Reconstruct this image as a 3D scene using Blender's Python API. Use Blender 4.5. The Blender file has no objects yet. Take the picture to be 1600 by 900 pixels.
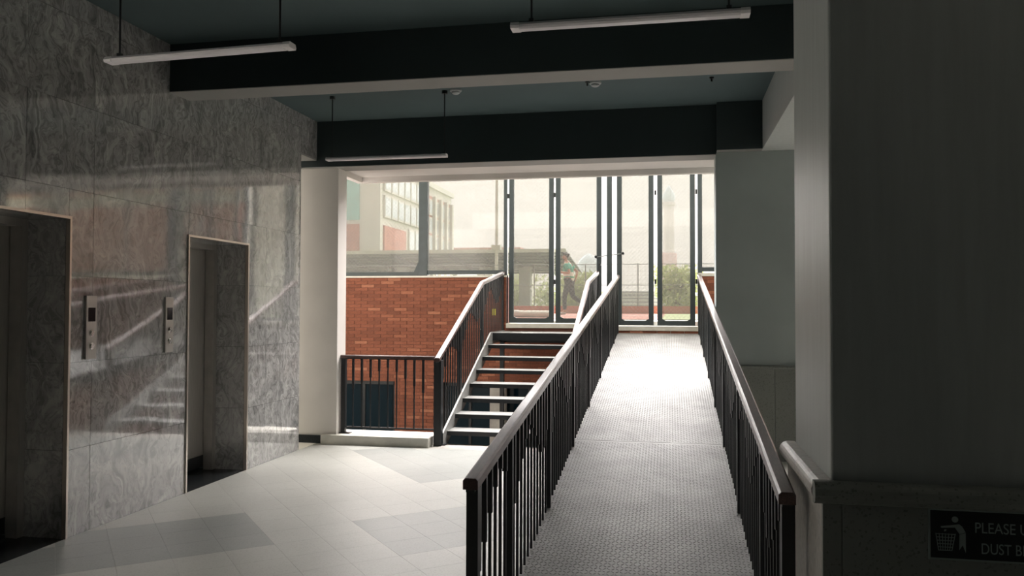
import bpy, bmesh, math, random
from mathutils import Vector, Matrix
random.seed(7)
S = bpy.context.scene
COL = S.collection
R = math.radians

# ------------------------------------------------------------------ camera
cam_d = bpy.data.cameras.new('camera')
cam_d.sensor_width = 36.0
cam_d.lens = 36.0 * 1266.7 / 1600.0
cam_d.clip_end = 600
cam = bpy.data.objects.new('camera', cam_d)
COL.objects.link(cam)
cam.location = (0, 0, 1.55)
yaw, pit, rol = R(11.013), R(1.386), R(0.159)
F = Vector((-math.sin(yaw) * math.cos(pit), math.cos(yaw) * math.cos(pit), math.sin(pit)))
rt = Vector((math.cos(yaw), math.sin(yaw), 0))
up = rt.cross(F)
RT = rt * math.cos(rol) + up * math.sin(rol)
UP = up * math.cos(rol) - rt * math.sin(rol)
m3 = Matrix((RT, UP, -F)).transposed()
cam.rotation_euler = m3.to_euler()
S.camera = cam

# ------------------------------------------------------------------ world, sun, exposure
w = bpy.data.worlds.new('overcast_sky')
S.world = w
w.use_nodes = True
bg = w.node_tree.nodes['Background']
bg.inputs['Color'].default_value = (1.0, 0.935, 0.775, 1)
bg.inputs['Strength'].default_value = 1.25

sun_d = bpy.data.lights.new('sky_boost_sun', 'SUN')  # wide lamp added to strengthen the overcast daylight reaching indoors
sun_d.energy = 30.0
sun_d.angle = R(115)
sun_d.color = (1.0, 0.95, 0.935)
sun = bpy.data.objects.new('sky_boost_sun', sun_d)
COL.objects.link(sun)
sun.location = (8, 6, 12)
sd = Vector((-0.12, 0.80, 0.48)).normalized()      # direction towards the sun
sun.rotation_euler = sd.to_track_quat('Z', 'Y').to_euler()

S.view_settings.view_transform = 'Standard'
S.view_settings.look = 'None'
S.view_settings.gamma = 1
S.view_settings.exposure = 0.5
S.view_settings.use_curve_mapping = False
try:
    S.cycles.use_denoising = True
    S.cycles.max_bounces = 10
    S.cycles.diffuse_bounces = 6
    S.cycles.transparent_max_bounces = 16
    S.cycles.sample_clamp_indirect = 6
except Exception:
    pass


# ------------------------------------------------------------------ material helpers
class NT:
    def __init__(self, name):
        self.m = bpy.data.materials.new(name)
        self.m.use_nodes = True
        self.t = self.m.node_tree
        self.b = self.t.nodes['Principled BSDF']
        self.out = self.t.nodes['Material Output']

    def n(self, kind, **kw):
        nd = self.t.nodes.new(kind)
        for k, v in kw.items():
            if k.startswith('i_'):
                nd.inputs[k[2:].replace('_', ' ')].default_value = v
            else:
                setattr(nd, k, v)
        return nd

    def l(self, a, b):
        self.t.links.new(a, b)

    def ramp(self, fac, stops):
        r = self.n('ShaderNodeValToRGB')
        e = r.color_ramp.elements
        while len(e) < len(stops):
            e.new(0.5)
        for el, (p, c) in zip(e, stops):
            el.position = p
            el.color = (*c, 1)
        self.l(fac, r.inputs['Fac'])
        return r.outputs['Color']

    def mix(self, fac, a, b, mode='MIX'):
        x = self.n('ShaderNodeMix', data_type='RGBA', blend_type=mode)
        for s, v in ((x.inputs['Factor'], fac), (x.inputs[6], a), (x.inputs[7], b)):
            if hasattr(v, 'is_output'):
                self.l(v, s)
            elif isinstance(v, (int, float)):
                s.default_value = v
            else:
                s.default_value = (*v, 1)
        return x.outputs[2]

    def bump(self, h, strength, dist=0.01):
        b = self.n('ShaderNodeBump')
        b.inputs['Strength'].default_value = strength
        b.inputs['Distance'].default_value = dist
        self.l(h, b.inputs['Height'])
        self.l(b.outputs['Normal'], self.b.inputs['Normal'])


def pm(name, col, rough=0.6, metal=0.0, var=0.12, vs=4.0, bump=0.0, bs=60.0, spec=0.5, stretch=None, coat=0.0):
    k = NT(name)
    tc = k.n('ShaderNodeTexCoord')
    co = tc.outputs['Object']
    if stretch:
        mp = k.n('ShaderNodeMapping')
        mp.inputs['Scale'].default_value = stretch
        k.l(co, mp.inputs['Vector'])
        co = mp.outputs['Vector']
    nz = k.n('ShaderNodeTexNoise', i_Scale=vs, i_Detail=5.0)
    k.l(co, nz.inputs['Vector'])
    lo = tuple(c * (1 - var) for c in col)
    hi = tuple(min(1, c * (1 + var)) for c in col)
    k.l(k.ramp(nz.outputs['Fac'], [(0.3, lo), (0.7, hi)]), k.b.inputs['Base Color'])
    k.b.inputs['Roughness'].default_value = rough
    k.b.inputs['Metallic'].default_value = metal
    k.b.inputs['Specular IOR Level'].default_value = spec
    if coat:
        k.b.inputs['Coat Weight'].default_value = coat
        k.b.inputs['Coat Roughness'].default_value = 0.12
    if bump:
        n2 = k.n('ShaderNodeTexNoise', i_Scale=bs, i_Detail=4.0)
        k.l(co, n2.inputs['Vector'])
        k.bump(n2.outputs['Fac'], bump)
    return k.m


def marble_mat(name, dark=1.0):
    k = NT(name)
    tc = k.n('ShaderNodeTexCoord')
    oi = k.n('ShaderNodeObjectInfo')
    sc = k.n('ShaderNodeVectorMath', operation='SCALE')
    cx = k.n('ShaderNodeCombineXYZ')
    k.l(oi.outputs['Random'], cx.inputs[1]); k.l(oi.outputs['Random'], cx.inputs[2])
    k.l(cx.outputs[0], sc.inputs[0]); sc.inputs['Scale'].default_value = 9.0
    ad = k.n('ShaderNodeVectorMath', operation='ADD')
    k.l(tc.outputs['Object'], ad.inputs[0]); k.l(sc.outputs[0], ad.inputs[1])
    mp = k.n('ShaderNodeMapping')
    mp.inputs['Rotation'].default_value = (R(-24), 0, 0)
    mp.inputs['Scale'].default_value = (1, 1.0, 0.22)
    k.l(ad.outputs[0], mp.inputs['Vector'])
    # large lazy warp of the veins
    wn = k.n('ShaderNodeTexNoise', i_Scale=2.2, i_Detail=3.0)
    k.l(ad.outputs[0], wn.inputs['Vector'])
    ws = k.n('ShaderNodeVectorMath', operation='SCALE'); ws.inputs['Scale'].default_value = 0.55
    k.l(wn.outputs['Color'], ws.inputs[0])
    a2 = k.n('ShaderNodeVectorMath', operation='ADD')
    k.l(mp.outputs[0], a2.inputs[0]); k.l(ws.outputs[0], a2.inputs[1])
    n1 = k.n('ShaderNodeTexNoise', i_Scale=6.5, i_Detail=9.0, i_Roughness=0.6, i_Distortion=1.6)
    k.l(a2.outputs[0], n1.inputs['Vector'])
    base = k.ramp(n1.outputs['Fac'], [(0.30, (0.23, 0.23, 0.228)), (0.46, (0.36, 0.355, 0.35)), (0.58, (0.46, 0.455, 0.445)), (0.72, (0.60, 0.59, 0.57))])
    n2 = k.n('ShaderNodeTexNoise', i_Scale=13.0, i_Detail=6.0, i_Roughness=0.65, i_Distortion=2.5)
    k.l(a2.outputs[0], n2.inputs['Vector'])
    vein = k.ramp(n2.outputs['Fac'], [(0.44, (0.55, 0.55, 0.55)), (0.5, (1, 1, 1)), (0.6, (1.0, 1.0, 1.0))])
    k.l(k.mix(0.75, base, vein, 'MULTIPLY'), k.b.inputs['Base Color'])
    k.b.inputs['Roughness'].default_value = 0.055
    k.b.inputs['IOR'].default_value = 2.35
    n3 = k.n('ShaderNodeTexNoise', i_Scale=2.5, i_Detail=1.0)
    k.l(ad.outputs[0], n3.inputs['Vector'])
    k.bump(n3.outputs['Fac'], 0.06, 0.02)
    return k.m


def brick_mat(name, cols, island=True):
    k = NT(name)
    oi = k.n('ShaderNodeObjectInfo'); ge = k.n('ShaderNodeNewGeometry')
    ad = k.n('ShaderNodeMath', operation='ADD')
    k.l(oi.outputs['Random'], ad.inputs[0]); k.l(ge.outputs['Random Per Island'], ad.inputs[1])
    fr = k.n('ShaderNodeMath', operation='FRACT'); k.l(ad.outputs[0], fr.inputs[0])
    c = k.ramp(fr.outputs[0], cols)
    tc = k.n('ShaderNodeTexCoord')
    nz = k.n('ShaderNodeTexNoise', i_Scale=45.0, i_Detail=5.0)
    k.l(tc.outputs['Object'], nz.inputs['Vector'])
    sp = k.ramp(nz.outputs['Fac'], [(0.3, (0.78, 0.78, 0.78)), (0.7, (1.1, 1.1, 1.1))])
    k.l(k.mix(1.0, c, sp, 'MULTIPLY'), k.b.inputs['Base Color'])
    k.b.inputs['Roughness'].default_value = 0.85
    k.bump(nz.outputs['Fac'], 0.3, 0.004)
    return k.m


def glass_pane_mat(name, tint, dust, dustcol=(0.85, 0.83, 0.76)):
    """Dusty glass, tinted to dim the sky beyond: a little dust scatters, a little mirror."""
    k = NT(name)
    t = k.n('ShaderNodeBsdfTransparent'); t.inputs['Color'].default_value = (*tint, 1)
    tr = k.n('ShaderNodeBsdfTranslucent'); tr.inputs['Color'].default_value = (*dustcol, 1)
    gl = k.n('ShaderNodeBsdfGlossy'); gl.inputs['Roughness'].default_value = 0.03
    tc = k.n('ShaderNodeTexCoord')
    nz = k.n('ShaderNodeTexNoise', i_Scale=1.2, i_Detail=4.0)
    k.l(tc.outputs['Object'], nz.inputs['Vector'])
    mr = k.n('ShaderNodeMapRange'); mr.inputs['To Min'].default_value = dust * 0.97; mr.inputs['To Max'].default_value = dust * 1.03
    k.l(nz.outputs['Fac'], mr.inputs['Value'])
    m1 = k.n('ShaderNodeMixShader'); k.l(mr.outputs[0], m1.inputs[0]); k.l(t.outputs[0], m1.inputs[1]); k.l(tr.outputs[0], m1.inputs[2])
    fr = k.n('ShaderNodeFresnel'); fr.inputs['IOR'].default_value = 1.35
    m2 = k.n('ShaderNodeMixShader'); k.l(fr.outputs[0], m2.inputs[0]); k.l(m1.outputs[0], m2.inputs[1]); k.l(gl.outputs[0], m2.inputs[2])
    k.l(m2.outputs[0], k.out.inputs['Surface'])
    return k.m


def terrazzo_mat(name, base, chips, scale=140.0, rough=0.25, amount=0.35, tilevar=0.06):
    k = NT(name)
    tc = k.n('ShaderNodeTexCoord'); oi = k.n('ShaderNodeObjectInfo'); ge = k.n('ShaderNodeNewGeometry')
    vo = k.n('ShaderNodeTexVoronoi', i_Scale=scale)
    k.l(tc.outputs['Object'], vo.inputs['Vector'])
    sp = k.n('ShaderNodeSeparateColor'); k.l(vo.outputs['Color'], sp.inputs[0])
    c = k.ramp(sp.outputs[0], [(0.0, chips), (amount, base), (1.0, base)])
    nz = k.n('ShaderNodeTexNoise', i_Scale=1.1, i_Detail=6.0)
    k.l(ge.outputs['Position'], nz.inputs['Vector'])
    c = k.mix(1.0, c, k.ramp(nz.outputs['Fac'], [(0.3, (0.9, 0.9, 0.89)), (0.7, (1.04, 1.04, 1.03))]), 'MULTIPLY')
    ad = k.n('ShaderNodeMath', operation='ADD'); k.l(oi.outputs['Random'], ad.inputs[0]); k.l(ge.outputs['Random Per Island'], ad.inputs[1])
    fr = k.n('ShaderNodeMath', operation='FRACT'); k.l(ad.outputs[0], fr.inputs[0])
    c = k.mix(1.0, c, k.ramp(fr.outputs[0], [(0, (1 - tilevar,) * 3), (1, (1 + tilevar,) * 3)]), 'MULTIPLY')
    k.l(c, k.b.inputs['Base Color'])
    k.b.inputs['Roughness'].default_value = rough
    return k.m


M = dict(
    marble=marble_mat('grey_swirl_marble'),
    floor_white=terrazzo_mat('white_terrazzo', (0.50, 0.50, 0.465), (0.42, 0.42, 0.39), 160, 0.42, 0.3, 0.012),
    floor_grey=terrazzo_mat('grey_terrazzo', (0.345, 0.355, 0.34), (0.29, 0.30, 0.285), 160, 0.42, 0.3, 0.02),
    grout=pm('pale_grout', (0.62, 0.61, 0.56), 0.8),
    ceiling=pm('shadow_teal_ceiling_paint', (0.07, 0.105, 0.108), 0.75, var=0.06, vs=1.5),  # teal of the shadows mixed into the ceiling colour
    beam_dark=pm('shadow_teal_beam_paint', (0.016, 0.028, 0.030), 0.7, var=0.1, vs=2),  # dark face colour with the teal of the shadows mixed in
    beam_soffit=pm('grey_soffit_paint', (0.30, 0.295, 0.28), 0.75, var=0.06, vs=2),
    white_paint=pm('warm_white_wall_paint', (0.66, 0.625, 0.59), 0.7, var=0.05, vs=2.5),
    grey_paint=pm('grey_green_wall_paint', (0.35, 0.40, 0.388), 0.65, var=0.07, vs=2.0),
    pillar_paint=pm('satin_grey_pillar_paint', (0.455, 0.485, 0.48), 0.45, var=0.06, vs=5, stretch=(6, 6, 0.5), spec=0.9),
    back_paint=pm('dim_back_wall_paint', (0.05, 0.065, 0.065), 0.8),
    dado=terrazzo_mat('grey_terrazzo_dado', (0.26, 0.275, 0.255), (0.15, 0.155, 0.145), 150, 0.4, 0.14, 0.05),
    dado_cap=pm('lit_side_terrazzo', (0.60, 0.57, 0.54), 0.4, var=0.15, vs=40),  # paler than the front dado: side light put into its colour
    concrete=pm('grey_concrete', (0.38, 0.36, 0.33), 0.85, var=0.18, vs=6, bump=0.25, bs=40),
    pale_concrete=pm('pale_concrete', (0.62, 0.60, 0.54), 0.8, var=0.1, vs=6, bump=0.2, bs=50),
    black_stone=pm('black_granite', (0.022, 0.025, 0.027), 0.25, var=0.3, vs=60),
    steel_black=pm('black_painted_steel', (0.012, 0.014, 0.016), 0.38, var=0.2, vs=20),
    steel_grey=pm('grey_green_frame_paint', (0.045, 0.058, 0.062), 0.42, var=0.1, vs=10),
    wood=pm('varnished_red_brown_wood', (0.075, 0.038, 0.032), 0.42, var=0.35, vs=6, stretch=(30, 1.2, 30), coat=0.35),
    ramp_steel=pm('worn_chequer_steel', (0.29, 0.29, 0.285), 0.55, metal=0.25, var=0.16, vs=3.5, bump=0.05, bs=90, spec=0.4),
    tread_steel=pm('sheen_tread_steel', (0.27, 0.27, 0.262), 0.5, metal=0.25, var=0.15, vs=6),  # sky reflection on black treads put in as a paler colour
    brushed=pm('brushed_steel', (0.46, 0.44, 0.41), 0.34, metal=0.55, var=0.12, vs=8, stretch=(1, 40, 1)),
    bright_trim=pm('polished_steel_trim', (0.62, 0.56, 0.50), 0.28, metal=0.9, var=0.06),
    dark_display=pm('black_display_glass', (0.006, 0.006, 0.008), 0.1, var=0.05),
    button=pm('chrome_button', (0.70, 0.68, 0.65), 0.18, metal=1.0, var=0.05),
    lamp_white=pm('white_lamp_housing', (0.66, 0.63, 0.65), 0.45, var=0.04),
    lamp_diff=pm('opal_lamp_diffuser', (0.74, 0.71, 0.735), 0.35, var=0.03),
    lamp_cap=pm('pale_lamp_end_cap', (0.80, 0.77, 0.78), 0.4, var=0.03),
    black_plastic=pm('black_plastic', (0.012, 0.015, 0.016), 0.5),
    white_plastic=pm('grey_white_plastic', (0.40, 0.42, 0.42), 0.5, var=0.05),
    sign_black=pm('black_sign_plate', (0.006, 0.008, 0.009), 0.45, var=0.1),
    sign_print=pm('grey_sign_print', (0.34, 0.40, 0.385), 0.55, var=0.05),
    brick=brick_mat('orange_red_brick', [(0, (0.175, 0.056, 0.030)), (0.25, (0.225, 0.072, 0.038)), (0.55, (0.255, 0.084, 0.045)), (0.88, (0.21, 0.066, 0.034)), (0.93, (0.32, 0.115, 0.062)), (1.0, (0.37, 0.150, 0.085))]),
    mortar=pm('brown_mortar', (0.14, 0.060, 0.043), 0.9, var=0.15, vs=12),
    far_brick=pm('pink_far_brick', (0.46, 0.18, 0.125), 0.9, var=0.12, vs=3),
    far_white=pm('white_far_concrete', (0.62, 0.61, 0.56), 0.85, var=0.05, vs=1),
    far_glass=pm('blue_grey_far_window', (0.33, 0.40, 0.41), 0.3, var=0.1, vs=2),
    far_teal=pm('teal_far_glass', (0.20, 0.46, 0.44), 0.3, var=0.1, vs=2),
    roof_sheet=pm('grey_roof_sheet', (0.26, 0.265, 0.26), 0.7, var=0.15, vs=0.8),
    roof_rib=pm('grey_roof_rib', (0.15, 0.155, 0.155), 0.7),
    track=pm('red_running_track', (0.30, 0.115, 0.085), 0.9, var=0.12, vs=2),
    lawn=pm('pale_green_lawn', (0.28, 0.33, 0.17), 0.95, var=0.25, vs=3, bump=0.4, bs=80),
    white_line=pm('white_kerb', (0.62, 0.60, 0.56), 0.8),
    wire=pm('pale_galvanised_wire', (0.36, 0.36, 0.35), 0.5, metal=0.3),
    far_post=pm('grey_far_post', (0.20, 0.22, 0.22), 0.6),
    leaf=brick_mat('yellow_green_leaves', [(0, (0.30, 0.35, 0.15)), (0.5, (0.42, 0.47, 0.22)), (1, (0.56, 0.58, 0.32))]),
    bark=pm('grey_bark', (0.13, 0.10, 0.08), 0.9, var=0.3, vs=12),
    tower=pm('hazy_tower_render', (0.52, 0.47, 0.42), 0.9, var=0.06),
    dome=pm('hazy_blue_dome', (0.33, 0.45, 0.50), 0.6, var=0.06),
    skin=pm('light_brown_skin', (0.40, 0.20, 0.13), 0.55, var=0.06),
    hair=pm('black_hair', (0.018, 0.016, 0.016), 0.6, var=0.3, vs=60),
    shoe=pm('grey_white_shoe', (0.55, 0.54, 0.52), 0.6),
    yellow=pm('yellow_marker_paint', (0.72, 0.68, 0.06), 0.6),
    bench=pm('pale_bench_concrete', (0.50, 0.50, 0.47), 0.8, var=0.1, vs=1),
    pane=glass_pane_mat('dusty_window_glass', (0.565, 0.565, 0.55), 0.035),  # tint put into the panes to hold the sky's brightness down
)
_lt = M['leaf'].node_tree
_pb = _lt.nodes['Principled BSDF']; _tr = _lt.nodes.new('ShaderNodeBsdfTranslucent'); _mx = _lt.nodes.new('ShaderNodeMixShader'); _mx.inputs[0].default_value = 0.5
_lt.links.new(_pb.inputs['Base Color'].links[0].from_socket, _tr.inputs['Color'])
_lt.links.new(_pb.outputs[0], _mx.inputs[1]); _lt.links.new(_tr.outputs[0], _mx.inputs[2]); _lt.links.new(_mx.outputs[0], _lt.nodes['Material Output'].inputs['Surface'])
# dark glass of the lower windows
k = NT('dark_blue_window_glass')
k.b.inputs['Base Color'].default_value = (0.005, 0.015, 0.022, 1)
k.b.inputs['Roughness'].default_value = 0.06
k.b.inputs['Specular IOR Level'].default_value = 0.12
tc = k.n('ShaderNodeTexCoord'); nz = k.n('ShaderNodeTexNoise', i_Scale=1.0, i_Detail=2.0)
k.l(tc.outputs['Object'], nz.inputs['Vector']); k.bump(nz.outputs['Fac'], 0.05, 0.02)
M['dark_glass'] = k.m
# striped shirt: teal shoulders, white chest, green stripe, white hem
k = NT('green_white_striped_shirt')
tc = k.n('ShaderNodeTexCoord'); sx = k.n('ShaderNodeSeparateXYZ'); k.l(tc.outputs['Object'], sx.inputs[0])
mr = k.n('ShaderNodeMapRange'); mr.inputs['From Min'].default_value = 0.80; mr.inputs['From Max'].default_value = 1.50
k.l(sx.outputs['Z'], mr.inputs['Value'])
cr = k.n('ShaderNodeValToRGB'); cr.color_ramp.interpolation = 'CONSTANT'
G1, W1 = (0.06, 0.34, 0.22), (0.72, 0.72, 0.66)
st = [(0.0, G1), (0.19, W1), (0.29, G1), (0.36, W1), (0.52, (0.07, 0.36, 0.27)), (0.99, W1)]
e = cr.color_ramp.elements
while len(e) < len(st):
    e.new(0.5)
for el, (p, c) in zip(e, st):
    el.position = p; el.color = (*c, 1)
k.l(mr.outputs[0], cr.inputs['Fac']); k.l(cr.outputs['Color'], k.b.inputs['Base Color']); k.b.inputs['Roughness'].default_value = 0.85
M['shirt'] = k.m
M['trousers'] = pm('dark_charcoal_trousers', (0.016, 0.017, 0.021), 0.9, var=0.3, vs=18)


# ------------------------------------------------------------------ mesh helpers
class MB:
    def __init__(self):
        self.v, self.f = [], []

    def add(self, vs, fs):
        o = len(self.v)
        self.v += [tuple(p) for p in vs]
        self.f += [tuple(i + o for i in q) for q in fs]
        return self

    def box(self, x0, x1, y0, y1, z0, z1):
        return self.add([(x0, y0, z0), (x1, y0, z0), (x1, y1, z0), (x0, y1, z0), (x0, y0, z1), (x1, y0, z1), (x1, y1, z1), (x0, y1, z1)],
                        [(3, 2, 1, 0), (4, 5, 6, 7), (0, 1, 5, 4), (1, 2, 6, 5), (2, 3, 7, 6), (3, 0, 4, 7)])

    def cbox(self, c, sx, sy, sz):
        return self.box(c[0] - sx / 2, c[0] + sx / 2, c[1] - sy / 2, c[1] + sy / 2, c[2] - sz / 2, c[2] + sz / 2)

    def sweep(self, profile, p0, p1, side, upv):
        """Extrude a closed profile [(s, u)] (counter-clockwise seen from p1) from p0 to p1."""
        p0, p1, side, upv = Vector(p0), Vector(p1), Vector(side), Vector(upv)
        n = len(profile)
        vs = [p0 + side * a + upv * b for a, b in profile] + [p1 + side * a + upv * b for a, b in profile]
        fs = [(i, (i + 1) % n, n + (i + 1) % n, n + i) for i in range(n)]
        return self.add(vs, fs + [tuple(reversed(range(n))), tuple(range(n, 2 * n))])

    def bar(self, p0, p1, w, h, upv=(0, 0, 1)):
        d = (Vector(p1) - Vector(p0)).normalized()
        side = d.cross(Vector(upv)).normalized()
        u = side.cross(d)
        return self.sweep([(-w / 2, -h / 2), (w / 2, -h / 2), (w / 2, h / 2), (-w / 2, h / 2)], p0, p1, side, u)

    def cyl(self, p0, p1, r, n=10, r1=None):
        r1 = r if r1 is None else r1
        d = (Vector(p1) - Vector(p0)).normalized()
        a = Vector((1, 0, 0)) if abs(d.x) < 0.9 else Vector((0, 1, 0))
        s = d.cross(a).normalized(); u = s.cross(d)
        p0, p1 = Vector(p0), Vector(p1)
        A = [(math.cos(2 * math.pi * i / n), math.sin(2 * math.pi * i / n)) for i in range(n)]
        vs = [p0 + (s * c + u * q) * r for c, q in A] + [p1 + (s * c + u * q) * r1 for c, q in A]
        fs = [(i, n + i, n + (i + 1) % n, (i + 1) % n) for i in range(n)]
        return self.add(vs, fs + [tuple(range(n)), tuple(reversed(range(n, 2 * n)))])

    def prism(self, pts, axis, a, b):
        """Polygon pts (2-D) extruded along axis from a to b."""
        n = len(pts)
        def P(p, t):
            return {'x': (t, p[0], p[1]), 'y': (p[0], t, p[1]), 'z': (p[0], p[1], t)}[axis]
        vs = [P(p, a) for p in pts] + [P(p, b) for p in pts]
        return self.add(vs, [(i, (i + 1) % n, n + (i + 1) % n, n + i) for i in range(n)] + [tuple(reversed(range(n))), tuple(range(n, 2 * n))])

    def lathe(self, prof, c, n=20):
        """prof [(r, z)] around the vertical axis through c."""
        vs, fs = [], []
        for r, z in prof:
            for i in range(n):
                a = 2 * math.pi * i / n
                vs.append((c[0] + r * math.cos(a), c[1] + r * math.sin(a), c[2] + z))
        for j in range(len(prof) - 1):
            for i in range(n):
                fs.append((j * n + i, j * n + (i + 1) % n, (j + 1) * n + (i + 1) % n, (j + 1) * n + i))
        fs += [tuple(reversed(range(n))), tuple(range((len(prof) - 1) * n, len(prof) * n))]
        return self.add(vs, fs)

    def mesh(self, name, mat, org=(0, 0, 0)):
        me = bpy.data.meshes.new(name)
        o = Vector(org)
        me.from_pydata([tuple(Vector(p) - o) for p in self.v], [], self.f)
        bm = bmesh.new(); bm.from_mesh(me)
        bmesh.ops.recalc_face_normals(bm, faces=bm.faces)
        bm.to_mesh(me); bm.free()
        me.materials.append(M[mat] if isinstance(mat, str) else mat)
        return me

    def build(self, name, mat, parent=None, bevel=0.0, smooth=False):
        org = wloc(parent) if parent else (0, 0, 0)
        me = self.mesh(name, mat, org)
        o = bpy.data.objects.new(name, me)
        COL.objects.link(o)
        if parent:
            o.parent = parent
        if smooth:
            for p in me.polygons:
                p.use_smooth = True
        if bevel:
            b = o.modifiers.new('bevel', 'BEVEL'); b.width = bevel; b.segments = 2; b.limit_method = 'ANGLE'
        return o


def wloc(o):
    v = Vector((0, 0, 0))
    while o:
        v = v + o.location
        o = o.parent
    return v


def inst(me, name, loc, parent, rot=None):
    """One more object that shares a mesh; loc is a world place."""
    o = bpy.data.objects.new(name, me)
    COL.objects.link(o)
    o.parent = parent
    o.location = Vector(loc) - wloc(parent)
    if rot:
        o.rotation_euler = rot
    return o


def thing(name, label, cat, loc, group=None, kind=None):
    o = bpy.data.objects.new(name, None)
    COL.objects.link(o)
    o.location = loc
    o.empty_display_size = 0.1
    o['label'] = label; o['category'] = cat
    if group: o['group'] = group
    if kind: o['kind'] = kind
    return o


def tag(o, label, cat, group=None, kind=None):
    o['label'] = label; o['category'] = cat
    if group: o['group'] = group
    if kind: o['kind'] = kind
    return o


def struct(o, label=None, cat=None):
    o['kind'] = 'structure'
    if label: o['label'] = label
    if cat: o['category'] = cat
    return o


# ================================================================== SETTING
WX = -3.96          # marble wall face
DZ = 2.14           # lift opening height
CZ = 3.67           # ceiling
LIFTS = [(3.79, 4.766), (6.146, 7.112)]
WEND = 8.24
FY = 8.64           # front edge of the lobby
PY = 12.40          # plane of the glazed screen

# ---- floor: grid of small terrazzo tiles set diagonally
fl = struct(MB().box(-3.97, 1.45, -4.0, 8.88, -0.30, -0.004).build('floor', 'grout'), 'polished white terrazzo lobby floor with grey diagonal tile inlays', 'floor')
TA = Vector((0.650, -0.760)); TA.normalize()
TB = Vector((-TA.y, TA.x))
TP = Vector((-3.144, 5.651)); TU = 0.312

def clip(poly, x0, x1, y0, y1):
    def half(ps, f):
        out = []
        for i in range(len(ps)):
            a, b = ps[i], ps[(i + 1) % len(ps)]
            fa, fb = f(a), f(b)
            if fa >= 0: out.append(a)
            if fa * fb < 0:
                t = fa / (fa - fb); out.append(a + (b - a) * t)
        return out
    for f in (lambda p: p.x - x0, lambda p: x1 - p.x, lambda p: p.y - y0, lambda p: y1 - p.y):
        poly = half(poly, f)
        if len(poly) < 3: return []
    return poly

def grey_tile(i, j):
    return (0 <= i < 3 and -9 <= j < 0) or (2 <= i < 5 and 2 <= j < 9) or (-7 <= i < -1 and 5 <= j < 11) or (5 <= i < 8 and -9 <= j < -2)

full_white = full_grey = None
singles, rest = [], MB()
gap = 0.0006
for i in range(-22, 26):
    for j in range(-24, 24):
        c0 = TP + TA * (TU * i) + TB * (TU * j)
        q = [c0 + TA * (a * TU + (gap if a == 0 else -gap)) + TB * (b * TU + (gap if b == 0 else -gap)) for a, b in ((0, 0), (1, 0), (1, 1), (0, 1))]
        pc = clip(q, -3.958, 1.45, -4.0, 8.63)
        if not pc: continue
        ctr = sum(pc, Vector((0, 0))) / len(pc)
        g = grey_tile(i, j)
        seen = ctr.x < -0.55 and ctr.y > 3.6 and not (ctr.x > -1.0 and ctr.y > 6)
        area = abs(sum(pc[n].x * pc[(n + 1) % len(pc)].y - pc[(n + 1) % len(pc)].x * pc[n].y for n in range(len(pc)))) / 2
        if seen and area > 0.02:
            singles.append((ctr.y, pc, g))
        else:
            rest.prism([(p.x, p.y) for p in pc], 'z', -0.0035, 0.0)
singles.sort(key=lambda t: t[0])
for n, (yy, pc, g) in enumerate(singles):
    if n < 299 or g:
        MB().prism([(p.x, p.y) for p in pc], 'z', -0.0035, 0.0).build('tile', 'floor_grey' if g else 'floor_white', fl)
    else:
        rest.prism([(p.x, p.y) for p in pc], 'z', -0.0035, 0.0)
o = rest.build('tile_field', 'floor_white', fl); o['kind'] = 'stuff'
# landing strip of floor in front of the stair
MB().box(-2.60, 1.45, 8.63, 8.88, -0.02, -0.001).build('edge_slab', 'concrete', fl)

# ---- left wall: backing and marble slabs
wl = MB()
wl.box(-4.60, WX - 0.022, -4.0, 2.75, -0.3, CZ)
wl.box(-4.60, WX - 0.022, 2.75, 3.73, 2.925, CZ)  # unseen opening added so daylight reaches the near pillar's side
wl.box(-4.60, WX, 2.75, 3.73, -0.3, -0.004)
prev = 3.73
for a, b in LIFTS:
    wl.box(-4.60, WX - 0.022, prev, a - 0.022, -0.3, CZ); prev = b + 0.022
wl.box(-4.60, WX - 0.022, prev, WEND - 0.02, -0.3, CZ)
for a, b in LIFTS:
    wl.box(-4.60, WX - 0.022, a - 0.022, b + 0.022, DZ + 0.03, CZ)
    wl.box(-4.72, -4.46, a - 0.15, b + 0.15, -0.3, DZ + 0.1)
wall_left = struct(wl.build('wall_left', 'back_paint'), 'lift lobby wall clad in polished swirled grey marble slabs', 'wall')
LIGHT_GAP = (2.75, 3.73); EH = 2.925  # extent of the added daylight opening
rows = [0.0, 0.585, 1.17, 1.755, 2.34, 2.925, 3.51, CZ]
J = [-4.0, -2.85, -1.7, -0.55, 0.6, 1.7, 2.75, 3.73, 3.79, 4.386, 4.766, 5.0, 6.146, 7.112, 7.478, WEND]
JU = [-4.0, -2.85, -1.7, -0.55, 0.6, 1.7, 2.75, 3.73, 3.79, 4.386, 5.0, 6.146, 7.478, WEND]
for r in range(len(rows) - 1):
    jj = J if rows[r] < 2.3 else JU
    for c in range(len(jj) - 1):
        z0, z1, y0, y1 = rows[r], rows[r + 1], jj[c], jj[c + 1]
        ym = (y0 + y1) / 2
        if LIGHT_GAP[0] < ym < LIGHT_GAP[1] and z1 <= EH + 0.01: continue
        if any(a < ym < b for a, b in LIFTS):
            if z1 <= DZ: continue
            z0 = max(z0, DZ)
        gp = 0.0012
        ctr = Vector((WX - 0.011, ym, (z0 + z1) / 2))
        mb = MB().box(WX - 0.022, WX, y0 + gp, y1 - gp, z0 + gp, z1 - gp)
        me = mb.mesh('marble_slab', 'marble', ctr)
        s = inst(me, 'marble_slab', ctr, wall_left)
        s.rotation_euler = (0, R(random.uniform(-0.12, 0.12)), R(random.uniform(-0.12, 0.12)))
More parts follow.
